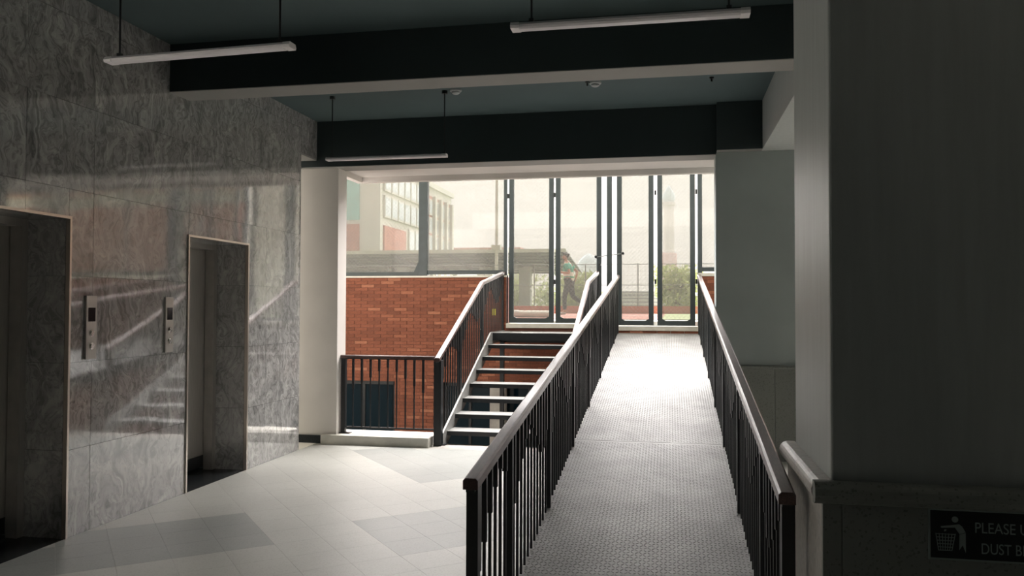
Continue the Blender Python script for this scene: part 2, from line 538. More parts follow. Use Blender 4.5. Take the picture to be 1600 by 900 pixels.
# marble end of the wall and the lintel piece above the side passage
for z in range(6):
    MB().box(-4.6, WX, WEND - 0.02, WEND, rows[z] + 0.001, min(rows[z + 1], 3.24) - 0.001).build('marble_slab', 'marble', wall_left)
MB().box(-4.6, WX, WEND + 0.002, FY + 0.06, 3.245, CZ).build('marble_slab', 'marble', wall_left)
MB().box(-4.6, WX - 0.004, WEND + 0.004, FY + 0.06, 3.225, 3.245).build('lintel_soffit', 'beam_soffit', wall_left)

# ---- ceiling, beams, roof
struct(MB().box(-4.6, 1.5, -4.0, 8.93, CZ, 4.05).build('ceiling', 'ceiling'), 'dark ceiling slab, teal of the shadows in its paint', 'ceiling')
def beam(name, x0, x1, y0, y1, z0, face, label):
    b = struct(MB().box(x0, x1, y0, y1, z0 + 0.006, CZ - 0.001).build(name, face), label, 'beam')
    MB().box(x0, x1, y0, y1, z0, z0 + 0.006).build('soffit', 'beam_soffit', b)
    return b
beam('trim_1', WX, 0.93, 5.856, 6.14, 3.28, 'beam_dark', 'nearer black ceiling beam with a paler underside crossing the lobby')
beam('trim_2', -5.5, 0.48, FY, 8.93, 3.145, 'beam_dark', 'farther dark teal lintel beam over the wide opening')
beam('trim_3', 0.48, 0.93, 8.54, 8.93, 3.17, 'beam_dark', 'short dark beam stub above the far right column')
b = struct(MB().box(0.93, 1.45, 3.6, 8.93, 3.17, CZ - 0.001).build('trim_4', 'pillar_paint'), 'pale side beam running along the right of the lobby ceiling', 'beam')
# canopy beyond the lintel with a small rim
cn = struct(MB().box(-3.72, 2.4, 8.93, 9.42, 3.15, 3.40).build('trim_5', 'white_paint'), 'cream canopy slab with a shallow rim beyond the lintel', 'canopy')
MB().box(-3.72, 2.4, 9.42, 9.50, 3.085, 3.40).build('rim', 'white_paint', cn)
MB().box(-3.80, -3.72, 8.93, 9.50, 3.085, 3.40).build('rim', 'white_paint', cn)

# ---- far left column / passage wall, far right column
c = struct(MB().box(-5.6, -3.722, 8.70, 8.95, -0.3, 3.145).build('wall_far', 'white_paint', bevel=0.004), 'plain cream wall end between marble wall and guard rail', 'wall')
struct(MB().box(-5.6, -3.90, 8.685, 8.70, 0, 0.09).build('baseboard_far', 'black_stone'), 'short black stone skirting at foot of cream wall', 'skirting')
struct(MB().box(-5.66, -5.6, 8.2, 8.95, -0.3, 3.6).build('wall_passage', 'back_paint'), 'end wall of the narrow side passage', 'wall')
fr = struct(MB().box(0.47, 1.62, FY, 8.95, -0.3, 3.17).build('wall_right', 'grey_paint', bevel=0.006), 'far right grey-green column wall beside the ramp', 'wall')
dd = MB().box(0.475, 1.045, FY - 0.025, FY, 0, 0.93).build('dado_panel', 'dado', fr)
MB().box(1.049, 1.64, FY - 0.025, FY, 0, 0.93).build('dado_panel', 'dado', fr)
MB().box(0.475, 1.64, FY - 0.04, FY, 0.932, 0.965).build('dado_cap', 'dado', fr, bevel=0.01)

# unseen roof and walls added beyond the railing to cut and bounce side light
struct(MB().box(1.5, 3.8, 2.9, 8.93, CZ, 4.05).build('ceiling_light_block', 'ceiling'), 'added unseen roof that keeps sky light off the right side', 'ceiling')
struct(MB().box(3.6, 3.8, 2.9, 8.93, -1.0, CZ).build('wall_light_block', 'white_paint'), 'added unseen pale wall that screens and bounces side light', 'wall')
struct(MB().box(1.75, 3.8, 2.9, 3.1, -1.0, CZ).build('wall_light_block_end', 'grey_paint'), 'added unseen end wall that screens side light', 'wall')
# ---- near right pillar with dado
PX, P0, P1 = 0.529, 2.885, 3.66
DTOP = 0.94
pl = struct(MB().box(PX, 1.75, P0, P1, -0.0, CZ).build('wall_pillar', 'pillar_paint', bevel=0.008), 'large near pillar with a lit left side and dark front', 'pillar')
def dado_profile(z):
    arc = [(-0.028 - 0.036 * math.cos(math.pi * (i / 11 - 0.5)), z + 0.037 * math.sin(math.pi * (i / 11 - 0.5))) for i in range(12)]
    return [(0, z - 0.037)] + arc + [(0, z + 0.037)]
MB().box(PX - 0.03, PX, P0, P1 + 0.02, 0, DTOP - 0.036).build('dado_panel', 'dado_cap', pl)  # left panel takes the paler terrazzo so it looks lit
MB().box(PX - 0.03, PX + 0.028, P0 - 0.02, P0 - 0.001, 0, DTOP - 0.036).build('dado_panel', 'dado', pl)
MB().box(PX + 0.031, 1.75, P0 - 0.02, P0, 0, DTOP - 0.036).build('dado_panel', 'dado', pl)
pr = dado_profile(DTOP)
MB().sweep([(a, zz) for a, zz in pr], (PX, P0 - 0.004, 0), (PX, 3.28, 0), (1, 0, 0), (0, 0, 1)).build('dado_cap', 'dado_cap', pl, smooth=False)
MB().sweep([(a, zz) for a, zz in pr], (PX, 3.282, 0), (PX, P1 + 0.03, 0), (1, 0, 0), (0, 0, 1)).build('dado_cap', 'dado_cap', pl)
MB().sweep([(a * 0.85, zz) for a, zz in pr], (PX - 0.060, P0 - 0.005, 0), (1.75, P0 - 0.005, 0), (0, 1, 0), (0, 0, 1)).build('dado_cap', 'dado', pl)

# ---- rear and right walls of the lobby behind the camera
struct(MB().box(-4.6, 1.75, -4.15, -4.0, -0.3, CZ).build('wall_back', 'back_paint'), 'rear wall of the lobby', 'wall')
struct(MB().box(1.60, 1.75, -4.0, P0, -0.3, CZ).build('wall_side', 'back_paint'), 'right wall of the lobby behind the pillar', 'wall')

# ---- kerb under the guard rail
struct(MB().box(-3.89, -2.62, FY, 9.08, -0.3, 0.105).build('trim_6', 'pale_concrete', bevel=0.008), 'low pale concrete kerb under the guard rail', 'kerb')
struct(MB().box(-8.0, 3.2, 8.9, 9.06, -3.0, -0.02).build('wall_lower', 'concrete'), 'concrete wall of the light well below the lobby', 'wall')
struct(MB().box(-8.0, 3.2, 8.9, 13.0, -3.2, -3.0).build('floor_lower', 'concrete'), 'concrete floor of the light well', 'floor')
struct(MB().box(-8.2, -8.0, 8.9, 12.9, -3.2, 2.0).build('wall_lower_left', 'concrete'), 'left end wall of the light well', 'wall')
struct(MB().box(3.2, 3.4, 8.9, 12.9, -3.2, 2.0).build('wall_lower_right', 'concrete'), 'right end wall of the light well', 'wall')

# ---- brick retaining wall across the light well
WT = 2.025          # brick top
DOORX = (-2.50, 0.42)
wb = MB()
BL, BH = 0.222, 0.0535
W1 = (-7.2, -4.315, -2.2, 0.3665)        # lower windows x0 x1 z0 z1
W2 = (-3.53, 0.2, -2.2, 0.3665)
def wall_rects():
    out = []
    za = WT - BH * 31                       # just over both window heads
    zc_ = WT - BH * 17
    for x0, x1, z0, z1 in ((-8, DOORX[0], zc_, WT), (DOORX[1], 3.2, zc_, WT), (-8, 3.2, za, zc_),
                           (-8, W1[0], W1[2], za), (W1[1], W2[0], W1[2], za), (W2[1], 3.2, W1[2], za), (-8, 3.2, -3, W1[2])):
        out.append((x0, x1, z0, z1))
    return out
for x0, x1, z0, z1 in wall_rects():
    wb.box(x0, x1, PY - 0.01, PY + 0.22, z0, z1)
wall_brick = struct(wb.build('wall_brick', 'mortar'), 'orange-red brick retaining wall across the light well', 'wall')
BL, BH = 0.222, 0.0535
brick_me = MB().box(-BL / 2 + 0.004, BL / 2 - 0.004, -0.004, 0.02, 0.004, BH - 0.0035).mesh('brick', 'brick')
half_me = MB().box(-BL / 4 + 0.004, BL / 4 - 0.004, -0.004, 0.02, 0.004, BH - 0.0035).mesh('brick', 'brick')
cand, bulk = [], MB()
nrow = int(round((WT + 2.98) / BH))
for r in range(nrow):
    z0 = WT - (r + 1) * BH
    for x0, x1, za, zb in wall_rects():
        zc = z0 + BH / 2
        if not (za < zc < zb): continue
        n0 = math.floor((x0 + 8) / BL - 1); 
        x = -8 + n0 * BL + (BL / 2 if r % 2 else 0)
        while x < x1:
            a, b_ = max(x, x0), min(x + BL, x1)
            if b_ - a > 0.03:
                cand.append((a, b_, z0))
            x += BL
vis = []
for a, b_, z0 in cand:
    xm = (a + b_) / 2
    score = 0
    full = abs(b_ - a - BL) < 1e-4
    if full and -5.2 < xm < -2.62 and z0 > -0.7:
        score = z0 + 2 - abs(xm + 3.9) * 0.2
        vis.append((score, a, b_, z0))
    else:
        bulk.box(a + 0.004, b_ - 0.004, PY - 0.014 - random.uniform(0, 0.003), PY + 0.005, z0 + 0.004, z0 + BH - 0.0035)
vis.sort(reverse=True)
for n, (sc_, a, b_, z0) in enumerate(vis):
    if n < 298:
        inst(brick_me, 'brick', ((a + b_) / 2, PY - 0.010 - random.uniform(0, 0.003), z0), wall_brick)
    else:
        bulk.box(a + 0.004, b_ - 0.004, PY - 0.014 - random.uniform(0, 0.003), PY + 0.005, z0 + 0.004, z0 + BH - 0.0035)
o = bulk.build('brickwork', 'brick', wall_brick); o['kind'] = 'stuff'
MB().box(-8, DOORX[0], PY - 0.03, PY + 0.22, WT, WT + 0.028).build('coping', 'pale_concrete', wall_brick)
MB().box(DOORX[1], 3.2, PY - 0.03, PY + 0.22, WT, WT + 0.05).build('coping', 'pale_concrete', wall_brick)
MB().box(DOORX[0], -0.80, PY - 0.05, PY + 0.35, 1.235, 1.305).build('sill', 'pale_concrete', wall_brick, bevel=0.006)
MB().box(-0.80, DOORX[1], PY - 0.04, PY + 0.35, 1.205, 1.275).build('sill', 'pale_concrete', wall_brick, bevel=0.006)
MB().box(DOORX[0], -0.80, PY - 0.01, PY + 0.3, 1.14, 1.235).build('sill_bed', 'mortar', wall_brick)
for i in range(6):
    x0 = -0.80 + i * 0.203
    MB().box(x0 + 0.004, x0 + 0.199, PY - 0.02 - 0.008 * (i % 2), PY + 0.2, 1.10, 1.203).build('brick', 'brick', wall_brick)

def lower_window(n, W, mull, label):
    x0, x1, z0, z1 = W
    t = thing('window_%d' % n, label, 'window', ((x0 + x1) / 2, PY + 0.12, z0), kind='structure')
    f = MB().box(x0, x1, PY + 0.08, PY + 0.14, z1 - 0.06, z1).box(x0, x1, PY + 0.08, PY + 0.14, z0, z0 + 0.06).box(x0, x0 + 0.05, PY + 0.08, PY + 0.14, z0, z1).box(x1 - 0.05, x1, PY + 0.08, PY + 0.14, z0, z1)
    f.build('frame', 'steel_black', t)
    xs = [x0 + 0.05] + mull + [x1 - 0.05]
    for m in mull:
        MB().box(m - 0.02, m + 0.02, PY + 0.085, PY + 0.135, z0 + 0.06, z1 - 0.06).build('mullion', 'steel_black', t)
    for a, b_ in zip(xs[:-1], xs[1:]):
        MB().box(a + 0.02, b_ - 0.02, PY + 0.105, PY + 0.113, z0 + 0.06, z1 - 0.06).build('pane', 'dark_glass', t)
    return t
lower_window(1, W1, [-6.3, -5.45, -4.87], 'dark basement window behind the low guard rail')
lower_window(2, W2, [-3.1, -2.15, -1.4, -0.6], 'dark basement window behind the open stair')
struct(MB().box(-2.74, -2.50, PY - 0.10, PY + 0.06, -3.0, W2[3]).build('trim_7', 'concrete'), 'rough grey concrete stub column behind the stair treads', 'column')
# backing of the basement rooms
struct(MB().box(-8, 3.2, PY + 0.5, PY + 0.6, -3.0, 1.0).build('wall_basement', 'back_paint'), 'dark basement wall behind the lower windows', 'wall')

# ---- glazed screen above the wall
def fixed_window(n, x0, x1, z0, z1, label, left_post=True):
    t = thing('window_%d' % n, label, 'window', ((x0 + x1) / 2, PY + 0.08, z0), kind='structure')
    MB().box(x0, x1, PY + 0.05, PY + 0.11, z0, z0 + 0.062).build('bottom_rail', 'steel_grey', t)
    MB().box(x0, x1, PY + 0.05, PY + 0.11, z1 - 0.06, z1).build('top_rail', 'steel_grey', t)
    MB().box(x0, x1, PY + 0.076, PY + 0.084, z0 + 0.062, z1 - 0.06).build('pane', 'pane', t)
    return t
ZT = 3.78
fixed_window(3, -8.0, -3.945, 2.055, ZT, 'fixed glazed panel left of the thick window post')
fixed_window(4, -3.80, -2.56, 2.075, ZT, 'fixed glazed panel between the thick post and the stair doors')
fixed_window(5, 0.478, 3.2, 2.10, ZT, 'narrow fixed glazed panel right of the last door')
def post(n, x0, x1, z0, label, gus=False):
    p = struct(MB().box(x0, x1, PY + 0.03, PY + 0.13, z0, ZT + 0.02).build('trim_%d' % n, 'steel_grey', bevel=0.006), label, 'post')
    if gus:
        MB().prism([(x0 - 0.11, z0), (x0, z0), (x0, z0 + 0.24)], 'y', PY + 0.045, PY + 0.115).build('gusset', 'steel_grey', p)
    return p
post(8, -3.945, -3.80, 2.053, 'thick grey steel window post on the brick wall', True)
post(9, -2.555, -2.50, 1.24, 'slim grey steel post at left side of the stair doors')
post(10, -0.945, -0.865, 1.24, 'middle grey steel post between the two door pairs')
post(11, 0.412, 0.478, 1.27, 'slim grey steel post right of the last ramp door')
struct(MB().box(-8, 3.2, PY + 0.03, PY + 0.13, ZT + 0.02, ZT + 0.14).build('trim_12', 'steel_grey'), 'steel head rail above the glazed screen', 'beam')

def leaf(n, x0, x1, z0, label, tilt=0.0):
    t = thing('door_%d' % n, label, 'door', (x0, PY + 0.08, z0), kind='structure')
    t.rotation_euler = (0, 0, R(tilt))
    sw = 0.075
    y0, y1 = PY + 0.055, PY + 0.105
    MB().box(x0, x0 + sw, y0, y1, z0, ZT - 0.01).build('stile', 'steel_grey', t, bevel=0.004)
    MB().box(x1 - sw, x1, y0, y1, z0, ZT - 0.01).build('stile', 'steel_grey', t, bevel=0.004)
    MB().prism([(x0 + sw, z0), (x1 - sw, z0), (x1 - sw, z0 + 0.10), (x1 - sw - 0.05, z0 + 0.072), (x0 + sw + 0.05, z0 + 0.072), (x0 + sw, z0 + 0.10)], 'y', y0, y1).build('bottom_rail', 'steel_grey', t)
    MB().box(x0 + sw, x1 - sw, y0, y1, ZT - 0.09, ZT - 0.01).build('top_rail', 'steel_grey', t)
    MB().box(x0 + sw, x1 - sw, PY + 0.076, PY + 0.084, z0 + 0.06, ZT - 0.09).build('pane', 'pane', t)
    return t
d1 = leaf(1, -2.475, -1.765, 1.315, 'leftmost glazed door leaf at the head of the stair')
d2 = leaf(2, -1.738, -1.027, 1.315, 'second glazed door leaf, the one the jogger shows through')
d3 = leaf(3, -0.793, -0.238, 1.285, 'narrow glazed door leaf on the left half of the ramp head')
d4 = leaf(4, -0.184, 0.376, 1.285, 'narrow glazed door leaf on the right half of the ramp head')
for d, xh in ((d1, -1.752), (d3, -0.211), (d4, 0.394), (d2, -2.488)):
    for z in ((1.95, 3.30) if d is not d2 else (3.3,)):
        MB().cyl((xh, PY + 0.05, z - 0.035), (xh, PY + 0.05, z + 0.035), 0.015, 8).build('hinge', 'steel_black', d)
MB().box(-1.06, -1.03, PY - 0.03, PY + 0.055, 2.20, 2.22).box(-1.06, -1.045, PY - 0.045, PY - 0.03, 1.75, 2.22).build('pull_handle', 'steel_black', d2)
MB().bar((-1.10, PY + 0.04, 2.33), (-0.70, PY + 0.04, 2.38), 0.014, 0.014).build('stay_rod', 'far_post', d3)
MB().cyl((-1.11, PY + 0.02, 2.33), (-1.11, PY + 0.06, 2.33), 0.022, 8).cyl((-0.70, PY + 0.02, 2.38), (-0.70, PY + 0.06, 2.38), 0.022, 8).build('stay_knob', 'steel_black', d3)

# ================================================================== LIFT DOORS
def lift(n, y0, y1, label):
    t = thing('door_%d' % n, label, 'lift door', (WX, (y0 + y1) / 2, 0), kind='structure')
    RX = -4.275                                     # back of the recess
    zs = [0.0, 0.585, 1.17, 1.755, DZ]
    for ys, ye in ((y0 - 0.022, y0), (y1, y1 + 0.022)):
        for a, b_ in zip(zs[:-1], zs[1:]):
            MB().box(RX, WX - 0.024, ys, ye, a + 0.0012, b_ - 0.0012).build('marble_slab', 'marble', t)
    MB().box(RX, WX - 0.02, y0, y1, DZ, DZ + 0.03).build('recess_soffit', 'marble', t)
    MB().box(-4.46, WX - 0.002, y0, y1, -0.03, 0.002).build('threshold', 'black_stone', t)
    # bright edge trim round the opening
    e = 0.016
    MB().box(WX - 0.02, WX + 0.012, y0 - e, y0 + 0.002, 0, DZ + e).build('edge_trim', 'bright_trim', t)
    MB().box(WX - 0.02, WX + 0.012, y1 - 0.002, y1 + e, 0, DZ + e).build('edge_trim', 'bright_trim', t)
    MB().box(WX - 0.02, WX + 0.012, y0 + 0.002, y1 - 0.002, DZ - 0.002, DZ + e).build('edge_trim', 'bright_trim', t)
    # steel jambs and two sliding panels
    MB().box(RX - 0.09, RX, y0, y0 + 0.055, 0.002, DZ).build('jamb', 'brushed', t)
    MB().box(RX - 0.09, RX, y1 - 0.055, y1, 0.002, DZ).build('jamb', 'brushed', t)
    MB().box(RX - 0.09, RX, y0 + 0.055, y1 - 0.055, DZ - 0.05, DZ).build('head', 'brushed', t)
    ym = (y0 + y1) / 2
    MB().box(RX - 0.13, RX - 0.095, y0 + 0.02, ym - 0.002, 0.03, DZ - 0.02).build('door_panel', 'brushed', t, bevel=0.003)
    MB().box(RX - 0.13, RX - 0.095, ym + 0.002, y1 - 0.02, 0.03, DZ - 0.02).build('door_panel', 'brushed', t, bevel=0.003)
    MB().box(RX - 0.096, RX - 0.092, y0 + 0.056, ym - 0.004, 0.03, 0.14).build('kick_plate', 'steel_black', t)
    MB().box(RX - 0.096, RX - 0.092, ym + 0.004, y1 - 0.056, 0.03, 0.14).build('kick_plate', 'steel_black', t)
    return t
lift(5, *LIFTS[0], 'nearer lift doorway, in deep shadow at the frame edge')
lift(6, *LIFTS[1], 'farther lift doorway with brushed steel door and bright edge trim')

def call_panel(y, label):
    t = thing('lift_call_panel', label, 'call panel', (WX, y, 1.405), group='lift call panels')
    MB().box(WX, WX + 0.018, y - 0.052, y + 0.052, 1.185, 1.625).build('plate', 'brushed', t, bevel=0.002)
    MB().box(WX + 0.018, WX + 0.0205, y - 0.034, y + 0.034, 1.445, 1.542).build('display', 'dark_display', t)
    for z in (1.365, 1.275):
        r = MB().cyl((WX + 0.018, y, z), (WX + 0.023, y, z), 0.024, 16).build('button_ring', 'button', t)
        MB().cyl((WX + 0.023, y, z), (WX + 0.030, y, z), 0.016, 16).build('button', 'button', r)
call_panel(4.975, 'steel lift call panel nearer the shadowed lift doorway')
call_panel(5.870, 'steel lift call panel beside the brushed steel lift door')

# ================================================================== RAMP
RS, RY0, RY1 = 0.1274, 3.17, 12.36
RXL, RXR = -0.80, 0.455
def rz(y): return RS * (y - RY0)
ramp = thing('ramp', 'long chequer-plate steel ramp rising to the glazed doors', 'ramp', ((RXL + RXR) / 2, RY0, 0))
seams = [RY0, 6.74, 9.9, RY1]
sl = Vector((0, 1, RS)).normalized(); nrm = Vector((0, -RS, 1)).normalized()
for a, b_ in zip(seams[:-1], seams[1:]):
    mb = MB()
    g = 0.003
    mb.add([(RXL, a + g, rz(a + g) - 0.008), (RXR, a + g, rz(a + g) - 0.008), (RXR, b_ - g, rz(b_ - g) - 0.008), (RXL, b_ - g, rz(b_ - g) - 0.008),
            (RXL, a + g, rz(a + g)), (RXR, a + g, rz(a + g)), (RXR, b_ - g, rz(b_ - g)), (RXL, b_ - g, rz(b_ - g))],
           [(3, 2, 1, 0), (4, 5, 6, 7), (0, 1, 5, 4), (1, 2, 6, 5), (2, 3, 7, 6), (3, 0, 4, 7)])
    deck = mb.build('deck_plate', 'ramp_steel', ramp)
    lo = MB()
    pxx, pyy = 0.023, 0.032
    ny = int((b_ - a - 0.03) / pyy); nx = int((RXR - RXL - 0.05) / pxx)
    for iy in range(ny):
        for ix in range(nx):
            cx, cy = RXL + 0.04 + ix * pxx, a + 0.03 + iy * pyy
            s_ = 1 if (ix + iy) % 2 else -1
            d = Vector((0.70710678 * s_, 0.70710678, 0.70710678 * RS)); e_ = Vector((0.70710678, -0.70710678 * s_, -0.70710678 * RS * s_))
            c0 = Vector((cx, cy, rz(cy) - 0.0003)); tp = nrm * 0.0021
            L_, W_ = 0.0125, 0.0036
            base = [c0 - d * L_, c0 + e_ * W_, c0 + d * L_, c0 - e_ * W_]
            lo.add(base + [c0 + (p - c0) * 0.62 + tp for p in base], [(4, 5, 6, 7), (0, 1, 5, 4), (1, 2, 6, 5), (2, 3, 7, 6), (3, 0, 4, 7)])
    o = lo.build('raised_lozenges', 'ramp_steel', deck); o['kind'] = 'stuff'
for x in (RXL + 0.03, RXR - 0.03):
    MB().bar((x, RY0 + 0.9, rz(RY0 + 0.9) - 0.085), (x, RY1, rz(RY1) - 0.085), 0.05, 0.15).build('side_beam', 'steel_black', ramp)
for y in (4.9, 6.1, 7.3, 8.5, 9.7, 10.9, 12.1):
    MB().box(RXL + 0.06, RXR - 0.06, y - 0.03, y + 0.03, rz(y) - 0.10, rz(y) - 0.012).build('cross_bearer', 'steel_black', ramp)
for y in (6.1, 8.5):
    for x in (RXL + 0.03, RXR - 0.03):
        MB().box(x - 0.03, x + 0.03, y - 0.03, y + 0.03, 0.0, rz(y) - 0.155).build('support_post', 'steel_black', ramp)
for x in (RXL + 0.03, RXR - 0.03):
    MB().box(x - 0.04, x + 0.04, 10.6, 10.68, -3.0, rz(10.64) - 0.155).build('support_post', 'steel_black', ramp)

# ================================================================== RAILINGS
SLV = [0.37, 0.295, 0.213, 0.138, 0.091, 0.138, 0.213, 0.295, 0.37]
_bal = {}
def baluster_me(length, sleeve, th=0.013, sw=0.023):
    key = (round(length, 3), sleeve)
    if key not in _bal:
        mb = MB().box(-th / 2, th / 2, -th / 2, th / 2, 0, length - sleeve).box(-sw / 2, sw / 2, -sw / 2, sw / 2, length - sleeve, length)
        _bal[key] = mb.mesh('baluster', 'steel_black')
    return _bal[key]

def handrail(parent, pts, wd=0.062, ht=0.046):
    """Wooden handrail through pts (top centre line), mitred at the bends."""
    prof = [(-wd / 2, -ht), (wd / 2, -ht), (wd / 2, -0.010), (wd / 2 - 0.010, 0), (-wd / 2 + 0.010, 0), (-wd / 2, -0.010)]
    pts = [Vector(p) for p in pts]
    d0 = (pts[1] - pts[0]); hd = Vector((d0.x, d0.y, 0)).normalized(); side = hd.cross(Vector((0, 0, 1)))
    n = len(prof); vs, fs = [], []
    for p in pts:
        vs += [p + side * a + Vector((0, 0, b_)) for a, b_ in prof]
    for j in range(len(pts) - 1):
        fs += [(j * n + i, j * n + (i + 1) % n, (j + 1) * n + (i + 1) % n, (j + 1) * n + i) for i in range(n)]
    fs += [tuple(reversed(range(n))), tuple(range((len(pts) - 1) * n, len(pts) * n))]
    return MB().add(vs, fs).build('handrail', 'wood', parent, bevel=0.002)

def railing(name, label, x, posts, ztop, zbase, pts, pitch=0.104, near_post=0.048, group=None, phase=0):
    """A railing running along Y at x: posts at the given y, balusters between."""
    t = thing(name, label, 'railing', (x, posts[0], zbase(posts[0])), group=group)
    handrail(t, pts)
    pts = [Vector(p) for p in pts]
    for a, b_ in zip(pts[:-1], pts[1:]):
        MB().bar(a + Vector((0, 0, -0.0505)), b_ + Vector((0, 0, -0.0505)), 0.036, 0.009).build('flat_bar', 'steel_black', t)
    for n, y in enumerate(posts):
        w_ = near_post if n == 0 else 0.036
        yy = y + (w_ / 2 if n == 0 else 0) - (w_ / 2 if n == len(posts) - 1 else 0)
        MB().box(x - w_ / 2, x + w_ / 2, yy - w_ / 2, yy + w_ / 2, zbase(yy), ztop(yy) - 0.055).build('post', 'steel_black', t, bevel=0.002)
    for a, b_ in zip(posts[:-1], posts[1:]):
        n = max(1, int(round((b_ - a) / pitch)))
        for i in range(1, n):
            y = a + (b_ - a) * i / n
            L_ = round((ztop(y) - 0.055 - zbase(y)) / 0.01) * 0.01
            k_ = (i - 1 + phase) % len(SLV)
            inst(baluster_me(L_, SLV[k_]), 'baluster', (x, y, ztop(y) - 0.055 - L_), t)
    return t

H = 0.88
yl, yr = 3.16, 3.16
posts_l = [3.16, 3.93, 5.22, 6.55, 7.85, 9.15, 10.45, 11.4, 12.32]
railing('ramp_railing', 'long ramp railing between the ramp and the stair', -0.775, posts_l, lambda y: rz(y) + H, lambda y: rz(y),
        [(-0.775, 3.13, rz(3.13) + H), (-0.775, 12.36, rz(12.36) + H)], group='railings along the ramp')
railing('ramp_railing', 'ramp railing beside the near pillar and far column', 0.430, [3.16, 3.98, 5.28, 6.68, 7.95, 9.25, 10.5, 11.4, 12.28], lambda y: rz(y) + H, lambda y: rz(y),
        [(0.422, 3.13, rz(3.13) + H), (0.430, 12.36, rz(12.36) + H)], group='railings along the ramp', phase=4)

# ---- stair
stair = thing('stair', 'open-riser black steel stair up to the glazed doors', 'stair', (-1.82, 8.85, 0))
SXL, SXR = -2.52, -1.12
TY0, TD, TZ0, RZ = 9.02, 0.355, 0.135, 0.1485
for i in range(7):
    y, z = TY0 + TD * i, TZ0 + RZ * i
    MB().box(SXL + 0.012, SXR - 0.012, y, y + 0.30, z - 0.006, z).build('tread', 'tread_steel', stair)
    MB().box(SXL + 0.012, SXR - 0.012, y - 0.004, y + 0.004, z - 0.05, z - 0.002).build('tread_nosing', 'steel_black', stair)
    MB().box(SXL + 0.012, SXR - 0.012, y + 0.29, y + 0.30, z - 0.05, z - 0.006).build('tread_lip', 'steel_black', stair)
LZ = 1.185
MB().box(SXL, SXR, 11.46, PY - 0.055, LZ - 0.008, LZ).build('landing_plate', 'tread_steel', stair)
MB().box(SXL, SXR, 11.45, 11.46, LZ - 0.11, LZ).build('landing_nosing', 'steel_black', stair)
MB().box(SXL, SXR, 12.0, 12.06, LZ - 0.16, LZ - 0.01).build('landing_bearer', 'steel_black', stair)
for x0, x1 in ((SXL - 0.012, SXL + 0.010), (SXR - 0.010, SXR + 0.012)):
    MB().prism([(8.86, -0.0), (9.06, -0.0), (11.52, 1.03), (PY - 0.06, 1.03), (PY - 0.06, LZ + 0.012), (11.36, LZ + 0.012), (8.86, 0.13)], 'x', x0, x1).build('stringer', 'tread_steel', stair)
    MB().box(x0 - 0.03, x1 + 0.03, 8.82, 8.94, 0.0, 0.012).build('foot_plate', 'steel_black', stair)
for x in (SXL + 0.05, SXR - 0.05):
    MB().box(x - 0.03, x + 0.03, 11.9, 11.98, -3.0, 1.03).build('support_post', 'steel_black', stair)

def stz(y):      # top of the stair handrail
    if y <= 10.95: return 0.995 + (1.915 - 0.995) * (y - 8.77) / (10.95 - 8.77)
    return 1.915 + (2.115 - 1.915) * (y - 10.95) / (12.42 - 10.95)
def stb(y):
    if y < 8.87: return 0.0
    return min(0.02 + (y - 8.86) * 0.422 + 0.05, LZ)
stp = [8.77, 9.75, 10.95, 12.40]
railing('stair_railing', 'stair railing on the side of the brick wall, with thick newel', -2.555, stp, stz, stb, [(-2.555, 8.75, stz(8.75)), (-2.555, 10.95, stz(10.95)), (-2.555, 12.42, stz(12.42))], near_post=0.085, group='railings along the stair')
railing('stair_railing', 'stair railing on the ramp side, mostly hidden by the ramp rail', -1.085, [8.90, 9.85, 10.95, 12.40], stz, lambda y: stb(y) if y > 8.95 else 0.0, [(-1.085, 8.88, stz(8.88)), (-1.085, 10.95, stz(10.95)), (-1.085, 12.42, stz(12.42))], group='railings along the stair')

# ---- low guard rail on the kerb
gr = thing('guard_railing', 'low guard railing on the concrete kerb between cream wall and stair', 'railing', (-3.68, 8.80, 0.105))
gy = 8.82
t_ = 1.0
pts = [Vector((-3.72, gy, t_)), Vector((-2.60, gy, t_))]
handrail(gr, pts, wd=0.06, ht=0.036)
MB().box(-3.715, -2.60, gy - 0.018, gy + 0.018, t_ - 0.046, t_ - 0.037).build('flat_bar', 'steel_black', gr)
MB().box(-3.71, -3.66, gy - 0.025, gy + 0.025, 0.105, t_ - 0.046).build('post', 'steel_black', gr)
MB().box(-3.66, -2.60, gy - 0.013, gy + 0.013, 0.165, 0.183).build('bottom_rail', 'steel_black', gr)
MB().box(-3.73, -3.60, gy - 0.05, gy + 0.05, 0.105, 0.113).build('foot_plate', 'steel_black', gr)
for i in range(9):
    x = -3.572 + 0.1045 * i
    inst(baluster_me(t_ - 0.046 - 0.183, [0.337, 0.267, 0.208, 0.134, 0.091, 0.138, 0.213, 0.295, 0.37][i]), 'baluster', (x, gy, 0.183), gr)

# ---- railing along the open right side
sr = thing('side_railing', 'dark railing end between far column and near pillar', 'railing', (1.38, 8.55, 0))
handrail(sr, [(1.38, 8.60, 0.985), (1.38, 3.75, 0.985)])
for y in (8.56, 7.35, 6.15, 4.95, 3.80):
    MB().box(1.36, 1.40, y - 0.02, y + 0.02, 0, 0.94).build('post', 'steel_black', sr)
MB().box(1.37, 1.39, 3.80, 8.56, 0.10, 0.12).build('bottom_rail', 'steel_black', sr)
for i in range(45):
    y = 3.90 + i * 0.1045
    if min(abs(y - q) for q in (8.56, 7.35, 6.15, 4.95, 3.80)) > 0.04:
        inst(baluster_me(0.82, SLV[i % 9]), 'baluster', (1.38, y, 0.12), sr)

